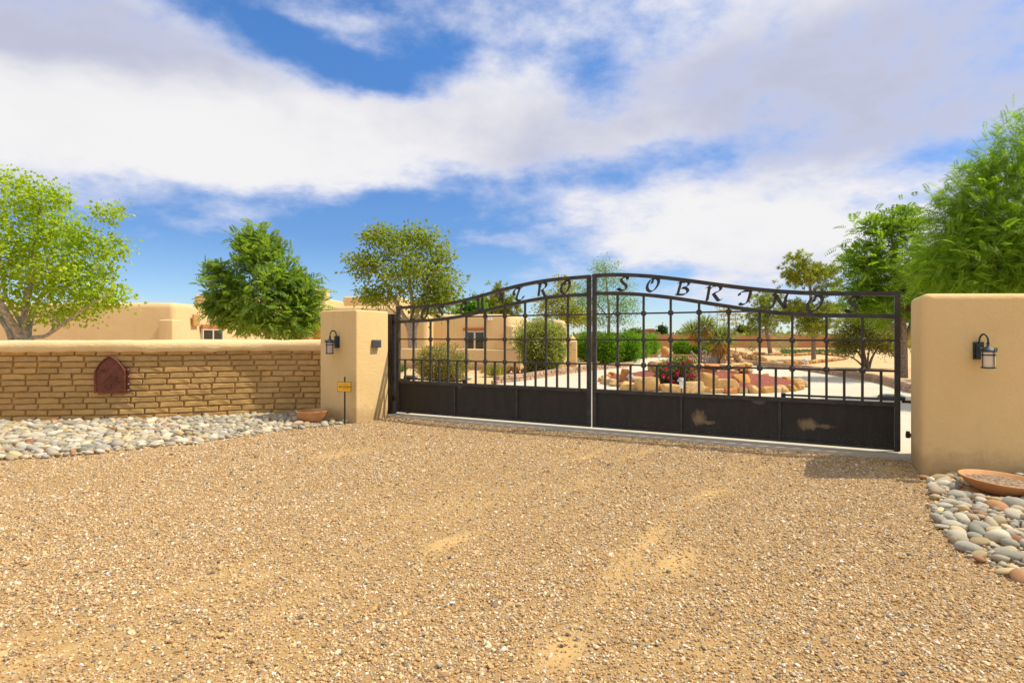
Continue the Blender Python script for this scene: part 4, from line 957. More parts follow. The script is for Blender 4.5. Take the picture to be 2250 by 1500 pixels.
# island planter in the drive
IC = Vector((5.25, 16.5, 0)); IR = (2.62, 3.0)
isl = empty('rock_planter', IC, 0, 'island planter of golden sandstone rocks and red mulch in drive', 'planter')
n = 40; vs = [(0, 0, .30)]; fs = []
for rr_ in range(1, 9):
    for k in range(n):
        a = 2*PI*k/n; f_ = rr_/8; z = .10+.32*max(0, 1-f_**2)+.05*mnoise.noise(Vector((math.cos(a)*f_*4, math.sin(a)*f_*4, 0)))
        vs.append((math.cos(a)*IR[0]*f_*.97, math.sin(a)*IR[1]*f_*.97, z))
fs += [[0, 1+k, 1+(k+1) % n] for k in range(n)]+[[1+(r_-1)*n+k, 1+r_*n+k, 1+r_*n+(k+1) % n, 1+(r_-1)*n+(k+1) % n] for r_ in range(1, 8) for k in range(n)]
MB().add(vs, fs).obj('mulch', M['mulch'], isl, 80)
for k in range(54):
    a = 2*PI*k/54; big = .8
    rock((math.cos(a)*IR[0]*rk.uniform(.97, 1.02), math.sin(a)*IR[1]*rk.uniform(.97, 1.02), .06), .19*rk.uniform(.6, 1.25), .13*rk.uniform(.8, 1.2), .12*rk.uniform(.7, 1.5), isl, rz=a+PI/2)
# raised tier: two courses of slabs round the inner bed
for c_ in range(2):
    for k in range(22):
        a = 2*PI*(k+.5*c_)/22; rock((.25+math.cos(a)*1.35, .5+math.sin(a)*1.2, .38+c_*.15), .24*rk.uniform(.8, 1.2), .16, .085*rk.uniform(.8, 1.2), isl, rz=a+PI/2, tilt=.05)
MB().lathe([(1.28, .30), (1.2, .50), (.6, .56), (.01, .58)], (.25, .5, 0), 24, False).obj('upper_mulch', M['mulch'], isl, 60)
for (px, py, sx, sy, sz, cc) in [(1372, 848, .16, .12, .30, 4), (1383, 858, .30, .2, .13, 2), (1402, 852, .26, .16, .20, 3), (1425, 860, .34, .2, .22, 2), (1485, 868, .36, .2, .17, 2), (1520, 868, .30, .2, .2, 3), (1553, 864, .26, .2, .30, 0), (1590, 864, .34, .22, .22, 2), (1632, 858, .26, .2, .26, 1), (1438, 826, .2, .16, .24, 3),
                                  (1410, 832, .14, .1, .14, 1), (1448, 838, .20, .15, .22, 3)]:
    q = G(px, py); rock((q.x-IC.x, q.y-IC.y, sz*.7), sx, sy, sz, isl, rz=0, col=ROCKC[cc])
# stacked stones forming a small hollow on the tier
gq = G(1617, 842)
for k in range(9):
    a = PI*(k/8); rock((gq.x-IC.x+.26*math.cos(a), gq.y-IC.y+.35, .50+.30*math.sin(a)), .10, .13, .09, isl, rz=a, col=ROCKC[3])
def rock_border(pts, label, step, hz, seed, upright=False):
    p_ = spline(pts, 120); L = np.concatenate([[0], np.cumsum(np.linalg.norm(np.diff(p_, axis=0), axis=1))]); root = empty('rock_border', (p_[0][0], p_[0][1], 0), 0, label, 'rock border'); s = 0
    while s < L[-1]:
        x, y = np.interp(s, L, p_[:, 0]), np.interp(s, L, p_[:, 1]); x2, y2 = np.interp(s+.1, L, p_[:, 0]), np.interp(s+.1, L, p_[:, 1]); h = hz*rk.uniform(.7, 1.25)
        rock((x-p_[0][0], y-p_[0][1], h*.75), step*.55*rk.uniform(.8, 1.1), step*.4, h, root, rz=math.atan2(y2-y, x2-x)); s += step*rk.uniform(.85, 1.15)
gp = lambda *a: tuple(G(*a)[:2])
rock_border([gp(1600, 778), gp(1625, 783), gp(1650, 790), gp(1683, 796)], 'row of upright reddish flagstones leading to the pines', .30, .19, 3)
rock_border([gp(1690, 798), gp(1725, 800), gp(1775, 798), gp(1830, 792), gp(1862, 788)], 'low golden rock border around the tall pine trunk', .40, .085, 4)
rock_border([gp(1655, 777), gp(1690, 780), gp(1715, 778)], 'short rock border before the leaning pine', .42, .10, 6)
rock_border([gp(1712, 781), gp(1750, 781), gp(1800, 778), gp(1850, 783)], 'rock border edging green ground cover behind pine', .40, .10, 7)
rock_border([gp(1085, 822), gp(1105, 818), gp(1125, 818), gp(1160, 819), gp(1190, 817)], 'red rocks along the foot of the courtyard wall', .36, .12, 8)
for i, (px, py, s, lb) in enumerate([(1461, 779, .55, 'pointed orange boulder beyond the far kerb'), (1449, 780, .30, 'small red boulder left of the pointed orange one'), (1440, 780.5, .26, 'flat reddish boulder by the hedge end'),
                                     (1064, 817, .22, 'reddish boulder near yellow grass clump at courtyard wall')]):
    q = G(px, py); o = rock((q.x, q.y, s*.35), s*.7, s*.5, s*(1.0 if i == 0 else .6), None, 'boulder', (.52, .22, .07)); tag(o, lb, 'boulder', 'garden boulders')
q = G(1025, 832); o = link('stepping_stone', PEB_ME[3], None); o.location = (q.x, q.y, .02); o.scale = (.2, .16, .06); o.color = (.5, .48, .45, 1); tag(o, 'flat grey stone lying on dirt before the yellow grass clump', 'stone')
# path lights
def path_light(px, py, h, label, k=1.0):
    q = G(px, py); r = empty('path_light', q, 0, label, 'path light', 'path lights')
    MB().lathe([(.012, -.02), (.012, h*.45)], n=8).obj('stem', M['black'], r); MB().lathe([(.035*k, h*.45), (.05*k, h*.80)], n=10).obj('lens', M['white'], r, 40)
    MB().lathe([(.095*k, h*.80), (.09*k, h*.86), (.05*k, h), (.01, h)], n=12).obj('cap', M['lgrey'], r, 40)
path_light(1497, 871, .42, 'white capped path light in front of the rose bush', 1.0); path_light(1770, 808, .38, 'path light beside right edging below the tall pine', 1.6)
path_light(1380, 796, .30, 'small path light at foot of bright hedge', 1.5); path_light(1448, 793, .34, 'path light standing near the far kerb', 1.3); path_light(1385, 853, .36, 'path light among rocks at left end of island', 1.1)

# ------------------------------------------------------------------ vegetation
def norm(a): return a/np.maximum(np.linalg.norm(a, axis=-1, keepdims=True), 1e-9)
def leaves_mesh(name, C, Dr, Nn, ln, wd, cols, fold=.18):
    """C base points, Dr leaf directions, Nn leaf normals, ln/wd sizes"""
    Dr = norm(Dr); sd = norm(np.cross(Dr, Nn)); up = np.cross(sd, Dr); n = len(C); ln = np.broadcast_to(ln, (n,))[:, None]; wd = np.broadcast_to(wd, (n,))[:, None]
    tip = C+Dr*ln-up*ln*.10; mid = C+Dr*ln*.45+up*ln*.05
    V = np.stack([C, mid+sd*wd*.5+up*wd*fold, tip, mid-sd*wd*.5+up*wd*fold], 1).reshape(-1, 3)
    Fc = np.arange(4*n).reshape(n, 4); return mesh_np(name, V, Fc, cols)
def leaf_cols(n, palette, r, var=.22):
    pal = np.array(palette); w = r.dirichlet(np.ones(len(pal))*.6, n); c = w @ pal; return np.clip(c*r.uniform(1-var, 1+var, (n, 1)), 0, 1)
def in_ell(r, n, shell=.6):
    d = norm(r.normal(size=(n, 3))); return d*(r.uniform(0, 1, (n, 1))**(shell))
def tree(name, label, cat, base, stems, blobs, palette, lpc, llen, lwid, mode='leaf', seed=1, bark='bark', spread=.30, group=None, rtip=.006, droop=.25, clump_pal=.25, rmin=.004, branch=True):
    """base: root point; stems: polylines of (x,y,z,r) relative to base; blobs: (x,y,z,rx,ry,rz,n) relative to base"""
    r = np.random.default_rng(seed); root = empty(name, base, 0, label, cat, group); wood = MB(); nodes = []
    for st in stems:
        pp = spline(st, 5*(len(st)-1)+1); wood.tube([q[:3] for q in pp], [max(.004, q[3]) for q in pp], 9)
        nodes += [(Vector(q[:3]), q[3]) for q in pp]
    cl = []
    for (x, y, z, a, b_, c, n) in blobs:
        e = in_ell(r, n, .42)*np.array([a, b_, c])+np.array([x, y, z]); cl.append(e)
    cl = np.vstack(cl); cen = np.array([np.average([q[0] for q in blobs]), np.average([q[1] for q in blobs]), np.average([q[2] for q in blobs])])
    order = np.argsort(np.linalg.norm(cl-np.array(nodes[-1][0]), axis=1)); dirs = np.zeros_like(cl)
    NP_ = np.array([q[0][:] for q in nodes]); NR = np.array([q[1] for q in nodes])
    for idx in order:
        c = cl[idx]; dv = c-NP_; dist = np.linalg.norm(dv, axis=1)+np.maximum(0, NP_[:, 2]-c[2]+.05)*1.6+ (NR < .008)*.15
        j = int(np.argmin(dist)); a = NP_[j]; L = np.linalg.norm(c-a); d = (c-a)/max(L, 1e-6); dirs[idx] = d
        ra = min(NR[j]*.6, .012+.022*L)
        mid = a+(c-a)*.5+np.array([0, 0, .10*L])+r.normal(0, .05*L, 3)
        pts = [Vector(a), Vector(mid), Vector(c)]; rr = [max(ra, rmin), max(ra*.65, rmin), rmin*.7]
        if branch: wood.tube(pts, rr, 5 if ra > .015 else 3, cap=False)
        NP_ = np.vstack([NP_, mid[None], c[None]]); NR = np.concatenate([NR, rr[1:]])
    bk = wood.obj('trunk', M[bark], root, 60)
    nC = len(cl); out = norm(cl-cen)*.6+dirs*.7
    cp = leaf_cols(nC, palette, r, clump_pal)
    if mode == 'leaf':
        ci = np.repeat(np.arange(nC), lpc); n = len(ci); off = r.normal(size=(n, 3))*spread*np.array([1, 1, .75])
        C = cl[ci]+off; Dr = norm(out[ci]*.5+off/spread*.5+r.normal(size=(n, 3))*.6+np.array([0, 0, -droop])); Nn = norm(r.normal(size=(n, 3))*.75+np.array([.25, -.1, .8]))
        ln = llen*r.uniform(.65, 1.25, n); col = cp[ci]*.6+leaf_cols(n, palette, r)*.4
        me = leaves_mesh('crown', C, Dr, Nn, ln, ln*lwid, col)
    elif mode == 'frond':                                             # feathered leaves: leaflets along a drooping stalk
        fr, lp = lpc; fi = np.repeat(np.arange(nC), fr); nf = len(fi); d0 = norm(out[fi]*.7+r.normal(size=(nf, 3))*.75+np.array([0, 0, .12])); L = llen*r.uniform(.7, 1.25, nf)
        o0 = cl[fi]+r.normal(size=(nf, 3))*spread; tt = np.linspace(.12, 1, lp); fn = norm(r.normal(size=(nf, 3))*.45+np.array([.15, -.1, 1])); sd = norm(np.cross(d0, fn)); fn = np.cross(sd, d0)
        P0 = o0[:, None]+d0[:, None]*(L[:, None]*tt)[..., None]-np.array([0, 0, 1])*(droop*L[:, None]*tt**2)[..., None]
        Ps, Ds, Ns = [], [], []
        for sg_ in (1, -1):
            Ps.append(P0.reshape(-1, 3)); dd = sd[:, None]*sg_*.85+d0[:, None]*.55-np.array([0, 0, .35])*tt[None, :, None]; Ds.append(np.broadcast_to(dd, P0.shape).reshape(-1, 3)); Ns.append(np.broadcast_to(fn[:, None], P0.shape).reshape(-1, 3)+r.normal(size=(nf*lp, 3))*.25)
        C, Dr, Nn = np.vstack(Ps), np.vstack(Ds), np.vstack(Ns); ll = np.tile(np.repeat(L*lwid[0], lp)*np.tile(np.interp(tt, [0, .4, 1], [.7, 1, .6]), nf), 2)
        fc = cp[fi]*.65+leaf_cols(nf, palette, r)*.35; col = np.tile(np.repeat(fc, lp, 0), (2, 1))*r.uniform(.85, 1.15, (len(C), 1))
        me = leaves_mesh('crown', C, Dr, Nn, ll, ll*lwid[1], col)
    else:                                                            # needle tufts
        ci = np.repeat(np.arange(nC), lpc); n = len(ci); tuft = 5; sub = r.normal(size=(nC, tuft, 3))*spread; ti = r.integers(0, tuft, n)
        C = cl[ci]+sub[ci, ti]; Dr = norm(r.normal(size=(n, 3))+out[ci]*.9+np.array([0, 0, .35])); Nn = r.normal(size=(n, 3)); ln = llen*r.uniform(.7, 1.2, n)
        col = cp[ci]*.7+leaf_cols(n, palette, r)*.3; me = leaves_mesh('crown', C, Dr, Nn, ln, ln*lwid, col, 0)
    link('crown', me, M['leaf'], root); return root
# cottonwood behind the wall
TY = 13.0; base = Vector((P(62, 0, TY).x, TY, 0)); up = lambda px, py, Y=TY: tuple((P(px, py, Y)-base)[:])
def stem(pts, r0, r1, Y=TY, bs=None):
    bs = bs or base; n = len(pts); return [(*(P(px, py, Y+dy)-bs)[:], r0+(r1-r0)*i/(n-1)) for i, (px, py, dy) in enumerate(pts)]
COT = [(.42, .56, .024), (.32, .48, .02), (.52, .62, .07), (.24, .38, .02)]
tree('cottonwood_tree', 'many stemmed cottonwood with fresh lime green leaves behind the brick wall', 'tree', base,
     [stem([(40, 880, 0), (28, 745, 0), (-5, 690, .3), (-60, 600, .5), (-90, 520, .5)], .11, .025), stem([(55, 880, 0), (45, 748, 0), (20, 700, -.3), (-10, 640, -.5), (-20, 560, -.5)], .13, .03),
      stem([(62, 880, 0), (52, 745, 0), (55, 680, 0), (70, 610, 0), (75, 540, .2), (90, 470, .2), (70, 410, .2)], .085, .018), stem([(66, 880, 0), (60, 745, 0), (68, 700, .4), (85, 660, .6), (130, 590, .9), (170, 520, 1.0)], .10, .02),
      stem([(70, 850, 0), (65, 752, 0), (100, 738, -.2), (135, 715, -.3), (165, 692, -.4), (215, 660, -.4), (250, 640, -.4)], .055, .01), stem([(70, 850, 0), (62, 745, 0), (35, 690, .7), (10, 640, .9), (0, 560, .9)], .08, .02)],
     [(*up(-40, 530), 1.4, 1.3, .85, 50), (*up(50, 450), .85, .9, .5, 44), (*up(50, 560), 1.25, 1.2, .75, 76), (*up(150, 515), .72, .8, .45, 42), (*up(160, 605), .85, .9, .5, 54), (*up(215, 650), .58, .6, .24, 34), (*up(20, 640), 1.2, 1.2, .5, 46), (*up(140, 685), .7, .7, .2, 20), (*up(30, 395), .22, .3, .16, 7), (*up(235, 470), .22, .2, .12, 9), (*up(245, 545), .22, .3, .3, 11), (*up(110, 430), .5, .5, .18, 12)],
     COT, 32, .080, .9, 'leaf', 11, 'barkp', .145, droop=.45)
# feather leaved tree in the middle of the wall
TY2 = 15.0; b2 = Vector((P(588, 0, TY2).x, TY2, 0)); u2 = lambda px, py: tuple((P(px, py, TY2)-b2)[:])
PIS = [(.19, .32, .04), (.26, .40, .05), (.13, .24, .03), (.34, .47, .07)]
tree('pistache_tree', 'dense dark green feather leaved tree between brick wall and house', 'tree', b2,
     [stem([(588, 900, 0), (588, 745, 0), (586, 690, 0), (580, 600, 0), (575, 540, 0)], .09, .02, TY2, b2), stem([(588, 800, 0), (590, 735, 0), (630, 690, .2), (665, 640, .3)], .05, .012, TY2, b2), stem([(588, 800, 0), (586, 735, 0), (540, 690, .2), (490, 650, .3)], .05, .012, TY2, b2)],
     [(*u2(575, 650), 1.12, 1.1, .82, 90), (*u2(580, 570), .75, .75, .5, 50), (*u2(572, 525), .26, .3, .22, 12), (*u2(500, 680), .48, .6, .34, 28), (*u2(485, 605), .34, .4, .2, 14), (*u2(655, 690), .55, .6, .45, 40), (*u2(680, 640), .28, .4, .35, 16), (*u2(500, 640), .6, .6, .4, 30), (*u2(630, 620), .5, .5, .4, 26), (*u2(590, 712), .95, .9, .22, 34), (*u2(545, 540), .25, .25, .2, 10)],
     PIS, (9, 6), .25, (.45, .42), 'frond', 12, 'bark', .12, droop=.14)
# thin crowned tree in the courtyard
TY3 = 28.4; b3 = Vector((P(905, 0, TY3).x, TY3, 0)); u3 = lambda px, py: tuple((P(px, py, TY3)-b3)[:])
LOC = [(.22, .34, .025), (.30, .38, .035), (.16, .27, .02), (.34, .31, .06)]
tree('locust_tree', 'loose many stemmed olive green tree rising from the courtyard', 'tree', b3,
     [stem([(905, 790, 0), (900, 720, 0), (885, 690, 0), (845, 620, 0), (800, 560, .3)], .17, .03, TY3, b3), stem([(908, 790, 0), (906, 715, 0), (905, 660, 0), (895, 590, 0), (880, 530, 0)], .15, .03, TY3, b3), stem([(912, 790, 0), (912, 715, 0), (930, 650, 0), (960, 590, -.3), (975, 560, 0)], .13, .03, TY3, b3), stem([(914, 790, 0), (915, 715, 0), (950, 670, .4), (985, 640, .4)], .10, .02, TY3, b3), stem([(903, 790, 0), (895, 720, 0), (860, 680, 1), (820, 650, 1)], .08, .02, TY3, b3)],
     [(*u3(890, 600), 2.3, 2, 1.4, 120), (*u3(850, 530), 1.1, 1, .7, 44), (*u3(925, 530), 1.2, 1, .65, 46), (*u3(800, 580), .8, .8, .6, 26), (*u3(970, 620), 1.0, 1, .8, 44), (*u3(830, 650), 1.1, 1, .55, 36), (*u3(940, 670), 1.3, 1.2, .5, 40), (*u3(985, 655), .5, .5, .3, 12), (*u3(812, 520), .35, .4, .3, 8), (*u3(965, 560), .7, .6, .5, 20)],
     LOC, 28, .17, .58, 'leaf', 13, 'barkp', .25, droop=.3)
# slender tree behind the gate centre
TY4 = 29.5; b4 = G(1337, 797); u4 = lambda px, py: tuple((P(px, py, b4.y)-b4)[:])
WIL = [(.18, .33, .035), (.23, .38, .045), (.14, .27, .035)]
tree('willow_tree', 'slender single trunk tree with airy pale green crown behind gate centre', 'tree', b4,
     [stem([(1337, 798, 0), (1337, 740, 0), (1338, 690, 0), (1334, 640, 0), (1330, 590, 0)], .11, .02, b4.y, b4), stem([(1338, 700, 0), (1360, 670, 0), (1385, 640, 0)], .04, .01, b4.y, b4), stem([(1338, 700, 0), (1310, 665, 0), (1285, 640, 0)], .04, .01, b4.y, b4)],
     [(*u4(1325, 640), 1.5, 1.3, 1.2, 100), (*u4(1330, 590), .6, .6, .4, 24), (*u4(1375, 665), .7, .7, .6, 36), (*u4(1285, 660), .7, .7, .6, 30), (*u4(1370, 700), .5, .5, .3, 14), (*u4(1310, 700), .6, .6, .3, 18)],
     WIL, 34, .13, .26, 'leaf', 14, 'bark', .22, droop=.6)
# yellowish tree behind the oleander
b5 = G(1228, 772); u5 = lambda px, py: tuple((P(px, py, b5.y)-b5)[:])
tree('golden_tree', 'yellow green tree seen behind the domed stucco column', 'tree', b5,
     [stem([(1228, 772, 0), (1232, 720, 0), (1235, 670, 0)], .18, .04, b5.y, b5)], [(*u5(1225, 670), 1.7, 1.5, 1.2, 60), (*u5(1265, 695), 1.3, 1, .8, 40), (*u5(1240, 630), .7, .7, .5, 16)],
     [(.34, .36, .03), (.27, .32, .03), (.42, .40, .06)], 34, .26, .5, 'leaf', 15, 'bark', .40)
# pines
PIN = [(.22, .29, .03), (.29, .34, .04), (.37, .38, .06), (.15, .21, .025)]
def pine(name, label, px, py, Yd, trunk, blobs_, seed, n=90, spread=.20, ln=.24):
    bs = G(px, py) if Yd is None else Vector((P(px, 0, Yd).x, Yd, 0)); uu = lambda a, c: tuple((P(a, c, bs.y)-bs)[:])
    k = bs.y/F
    return tree(name, label, 'tree', bs, [stem(trunk, 5.2*k, .03, bs.y, bs)], [(*uu(a, c), w*k, w*k*.9, h*k, m_) for (a, c, w, h, m_) in blobs_], PIN, n, ln, .15, 'needle', seed, 'bark', spread, 'pines beyond the drive', rmin=.012)
pine('pine_tree', 'tall straight pine with open crown beyond the drive', 1788, 791, None, [(1788, 791, 0), (1787, 730, 0), (1782, 660, 0), (1776, 600, 0), (1765, 565, 0)],
     [(1772, 600, 48, 30, 60), (1760, 570, 22, 14, 9), (1742, 612, 22, 14, 9), (1815, 605, 26, 18, 12), (1835, 628, 18, 8, 6), (1785, 690, 62, 20, 54), (1830, 670, 36, 14, 12), (1745, 680, 26, 22, 20), (1800, 640, 30, 16, 9), (1790, 715, 55, 14, 34)], 21)
pine('pine_tree', 'shorter leaning pine with rounded olive crown', 1693, 779, None, [(1693, 779, 0), (1689, 750, 0), (1683, 720, 0), (1690, 680, 0), (1688, 650, 0)],
     [(1683, 665, 34, 22, 40), (1660, 700, 26, 20, 18), (1700, 695, 38, 20, 40), (1655, 722, 18, 12, 8), (1720, 690, 22, 20, 10), (1685, 720, 36, 10, 12)], 22)
pine('pine_tree', 'dark pine crown showing above the house roof', 1098, 0, 52, [(1098, 770, 0), (1098, 700, 0), (1098, 650, 0)], [(1098, 662, 32, 20, 26), (1110, 685, 30, 16, 20), (1080, 675, 22, 14, 12), (1095, 640, 10, 8, 5)], 23, 110, .34, .42)
b6 = Vector((P(1040, 0, 50).x, 50, 0)); u6 = lambda px, py: tuple((P(px, py, 50)-b6)[:])
tree('round_tree', 'bright green round treetop above the house parapet', 'tree', b6, [stem([(1040, 772, 0), (1040, 700, 0), (1040, 675, 0)], .2, .04, 50, b6)], [(*u6(1035, 678), 1.1, 1, .9, 40), (*u6(1022, 690), 1.0, .8, .5, 20)], [(.09, .24, .02), (.14, .31, .03)], 40, .28, .6, 'leaf', 24, 'bark', .32)
# big feathery trees at the right
ACA = [(.23, .40, .025), (.17, .31, .02), (.33, .49, .045), (.25, .42, .028), (.11, .23, .018)]
Y7 = 11.5; b7 = Vector((P(2260, 0, Y7).x, Y7, 0)); u7 = lambda px, py: tuple((P(px, py, Y7)-b7)[:])
tree('mesquite_tree', 'big feathery bright green tree rising behind the right pillar', 'tree', b7,
     [stem([(2250, 880, 0), (2245, 720, 0), (2250, 600, 0), (2270, 460, 0), (2290, 330, 0)], .16, .03, Y7, b7), stem([(2250, 850, 0), (2240, 700, .2), (2190, 620, .3), (2130, 560, .3)], .05, .01, Y7, b7), stem([(2260, 850, 0), (2290, 700, .3), (2360, 560, .4)], .11, .03, Y7, b7)],
     [(*u7(2230, 520), 1.15, 1.2, 1.1, 200), (*u7(2150, 520), .80, .8, .80, 120), (*u7(2230, 370), .62, .7, .65, 60), (*u7(2100, 590), .72, .8, .55, 90), (*u7(2200, 620), 1.1, 1.0, .4, 110), (*u7(2360, 480), 1.3, 1.3, 1.4, 70), (*u7(2105, 440), .28, .3, .18, 14), (*u7(2250, 280), .2, .25, .25, 10), (*u7(2160, 390), .3, .3, .2, 14)],
     ACA, (12, 11), .34, (.24, .21), 'frond', 31, 'bark', .17, droop=.26)
Y8 = 18.0; b8 = Vector((P(1985, 0, Y8).x, Y8, 0)); u8 = lambda px, py: tuple((P(px, py, Y8)-b8)[:])
tree('ash_tree', 'airy leafy green tree between tall pine and right pillar', 'tree', b8,
     [stem([(1985, 830, 0), (1985, 740, 0), (1980, 660, 0), (1965, 580, 0), (1960, 520, 0)], .13, .02, Y8, b8), stem([(1985, 760, 0), (2010, 690, 0), (2040, 620, 0)], .07, .015, Y8, b8), stem([(1985, 760, 0), (1940, 680, 0), (1905, 610, 0)], .06, .012, Y8, b8)],
     [(*u8(1960, 600), 1.15, 1.1, 1.0, 84), (*u8(1900, 580), .55, .6, .55, 36), (*u8(1985, 500), .6, .6, .4, 34), (*u8(1985, 660), 1.1, 1, .5, 52), (*u8(1915, 650), .75, .8, .5, 40), (*u8(1920, 500), .35, .35, .25, 14), (*u8(2050, 590), .8, .9, .9, 70), (*u8(1985, 480), .22, .2, .14, 6), (*u8(2040, 690), .8, .8, .5, 40)],
     ACA, (9, 6), .36, (.38, .32), 'frond', 32, 'bark', .20, droop=.35)
# multi stemmed shrub tree right of the drive
b9 = G(1903, 809); u9 = lambda px, py: tuple((P(px, py, b9.y)-b9)[:])
OLV = [(.19, .215, .045), (.25, .26, .07), (.14, .165, .035), (.30, .27, .09)]
tree('olive_shrub', 'wide multi stemmed olive grey shrub at right of the drive', 'shrub', b9,
     [stem([(1903, 812, 0), (1890, 780, 0), (1860, 745, 0)], .07, .02, b9.y, b9), stem([(1903, 812, 0), (1900, 780, .2), (1890, 730, .3)], .07, .02, b9.y, b9), stem([(1908, 812, 0), (1918, 782, 0), (1945, 740, 0)], .07, .02, b9.y, b9), stem([(1906, 812, 0), (1908, 780, -.3), (1920, 730, -.4)], .06, .02, b9.y, b9), stem([(1903, 812, 0), (1880, 790, -.2), (1850, 775, -.3)], .05, .015, b9.y, b9)],
     [(*u9(1905, 735), 1.25, 1.2, .62, 260), (*u9(1860, 755), .5, .6, .45, 70), (*u9(1955, 755), .6, .6, .45, 80), (*u9(1900, 700), .9, .8, .40, 90)],
     OLV, 34, .105, .42, 'leaf', 33, 'bark', .15, droop=.1)
def shrub(name, label, px, py, w, h, palette, n, lpc, ln, lw, seed, top=None, spread=.09, group=None, depth=1.0, shell=None):
    """rounded shrub standing at a ground pixel; w,h in photo px"""
    bs = G(px, py); k = bs.y/F; hh = h*k; ww = w*k/2
    return tree(name, label, 'shrub', bs, [[(0, 0, -.02, .03), (0, 0, hh*.3, .02), (.02, 0, hh*.55, .012)], [(0.03, 0, -.02, .025), (ww*.4, 0, hh*.4, .01)], [(-.03, 0, -.02, .025), (-ww*.4, 0, hh*.4, .01)]],
                [(0, 0, hh*.52, ww, ww*depth, hh*.48, n), (0, 0, hh*.28, ww*.85, ww*.85*depth, hh*.28, n//2)], palette, lpc, ln, lw, 'leaf', seed, 'bark', spread, group, droop=-.1)
shrub('round_bush', 'round grey green bush with reddish tips behind the LOS CUATRO leaf', 972, 842, 118, 84, [(.33, .35, .11), (.25, .28, .07), (.44, .41, .22), (.34, .15, .08), (.17, .21, .045)], 260, 34, .072, .4, 41)
shrub('oleander_bush', 'large square trimmed green bush before the courtyard wall', 1192, 819, 104, 118, [(.38, .43, .10), (.25, .31, .06), (.48, .50, .21), (.14, .19, .035)], 420, 32, .11, .36, 42, depth=.9)
shrub('leaning_bush', 'upright fine stemmed bush leaning left of the oleander', 1150, 808, 52, 104, [(.10, .22, .025), (.16, .28, .04), (.45, .43, .25)], 80, 22, .15, .25, 43, spread=.13)
HED = [(.13, .29, .014), (.18, .36, .02), (.07, .17, .012), (.23, .39, .03)]
for i, (px, py, w, h, lb) in enumerate([(1292, 793, 54, 62, 'bright green conifer bush at gate centre left of slender trunk'), (1336, 798, 62, 70, 'dark based bright conifer bush behind the slender trunk'), (1378, 797, 54, 66, 'bright conifer bush just right of the slender trunk'),
                                        (1424, 782, 54, 46, 'bright conifer bush at the right end of hedge'), (1402, 788, 40, 52, 'bright conifer bush in the middle of hedge'), (1500, 780.5, 42, 33, 'bright rounded conifer bush behind the rose bush'), (1543, 781, 34, 28, 'bright conifer bush between the two yucca trunks')]):
    shrub('conifer_bush', lb, px, py, w, h, HED, 150, 44, .16, .24, 50+i, group='bright conifer bushes beyond the drive', spread=.15)
shrub('sage_bush', 'pale grey sage bush behind the pine trunks', 1725, 775, 56, 42, [(.38, .37, .19), (.29, .28, .14), (.46, .43, .26)], 70, 22, .12, .25, 61, spread=.16, group='grey bushes at the far wall')
shrub('sage_bush', 'small pale bush near the far wall left of pines', 1653, 771, 22, 24, [(.30, .27, .14), (.22, .2, .1)], 30, 20, .14, .25, 62, spread=.18, group='grey bushes at the far wall')
# low green ground cover under the pine
gcx = []; r_ = np.random.default_rng(5); n = 3000; t_ = r_.uniform(0, 1, n); px_ = 1716+t_*140; C = np.array([G(a, 775.5+r_.uniform(-2, 3))[:] for a in px_]); C[:, 2] = r_.uniform(0, .2, n)
me = leaves_mesh('ground_cover', C, r_.normal(size=(n, 3))+np.array([0, 0, .8]), r_.normal(size=(n, 3)), .16, .08, leaf_cols(n, [(.10, .17, .06), (.16, .2, .09)], r_)); o = link('ground_cover', me, M['leaf']); tag(o, 'low green ground cover behind the rock border', None, None, 'stuff')
# grasses
def tuft(name, label, px, py, w, h, pal, n, seed, wd=.03):
    r = np.random.default_rng(seed); bs = G(px, py); k = bs.y/F; o0 = np.zeros((n, 3)); o0[:, :2] = r.normal(0, w*k*.14, (n, 2)); Dr = r.normal(size=(n, 3))*np.array([.55, .55, .2])+np.array([0, 0, 1]); Dr[:, :2] += o0[:, :2]/(w*k)*2.2
    ln = h*k*r.uniform(.6, 1.15, n); me = leaves_mesh('blades', o0, Dr, r.normal(size=(n, 3)), ln, ln*wd, leaf_cols(n, pal, r), 0); root = empty(name, bs, 0, label, 'plant', 'small plants behind the gate'); link('blades', me, M['leaf'], root)
tuft('grass_clump', 'yellow green grass clump before the courtyard wall', 1086, 826, 42, 30, [(.33, .30, .06), (.18, .24, .07), (.42, .36, .09)], 420, 1, .06)
tuft('grass_clump', 'small green clump at the foot of wall beside hinge post', 878, 818, 26, 20, [(.14, .22, .04), (.2, .26, .05)], 200, 2, .09)
tuft('grass_clump', 'green clump showing over courtyard wall under the trunk', 893, 782, 36, 38, [(.13, .24, .03), (.2, .28, .05)], 380, 3, .06)
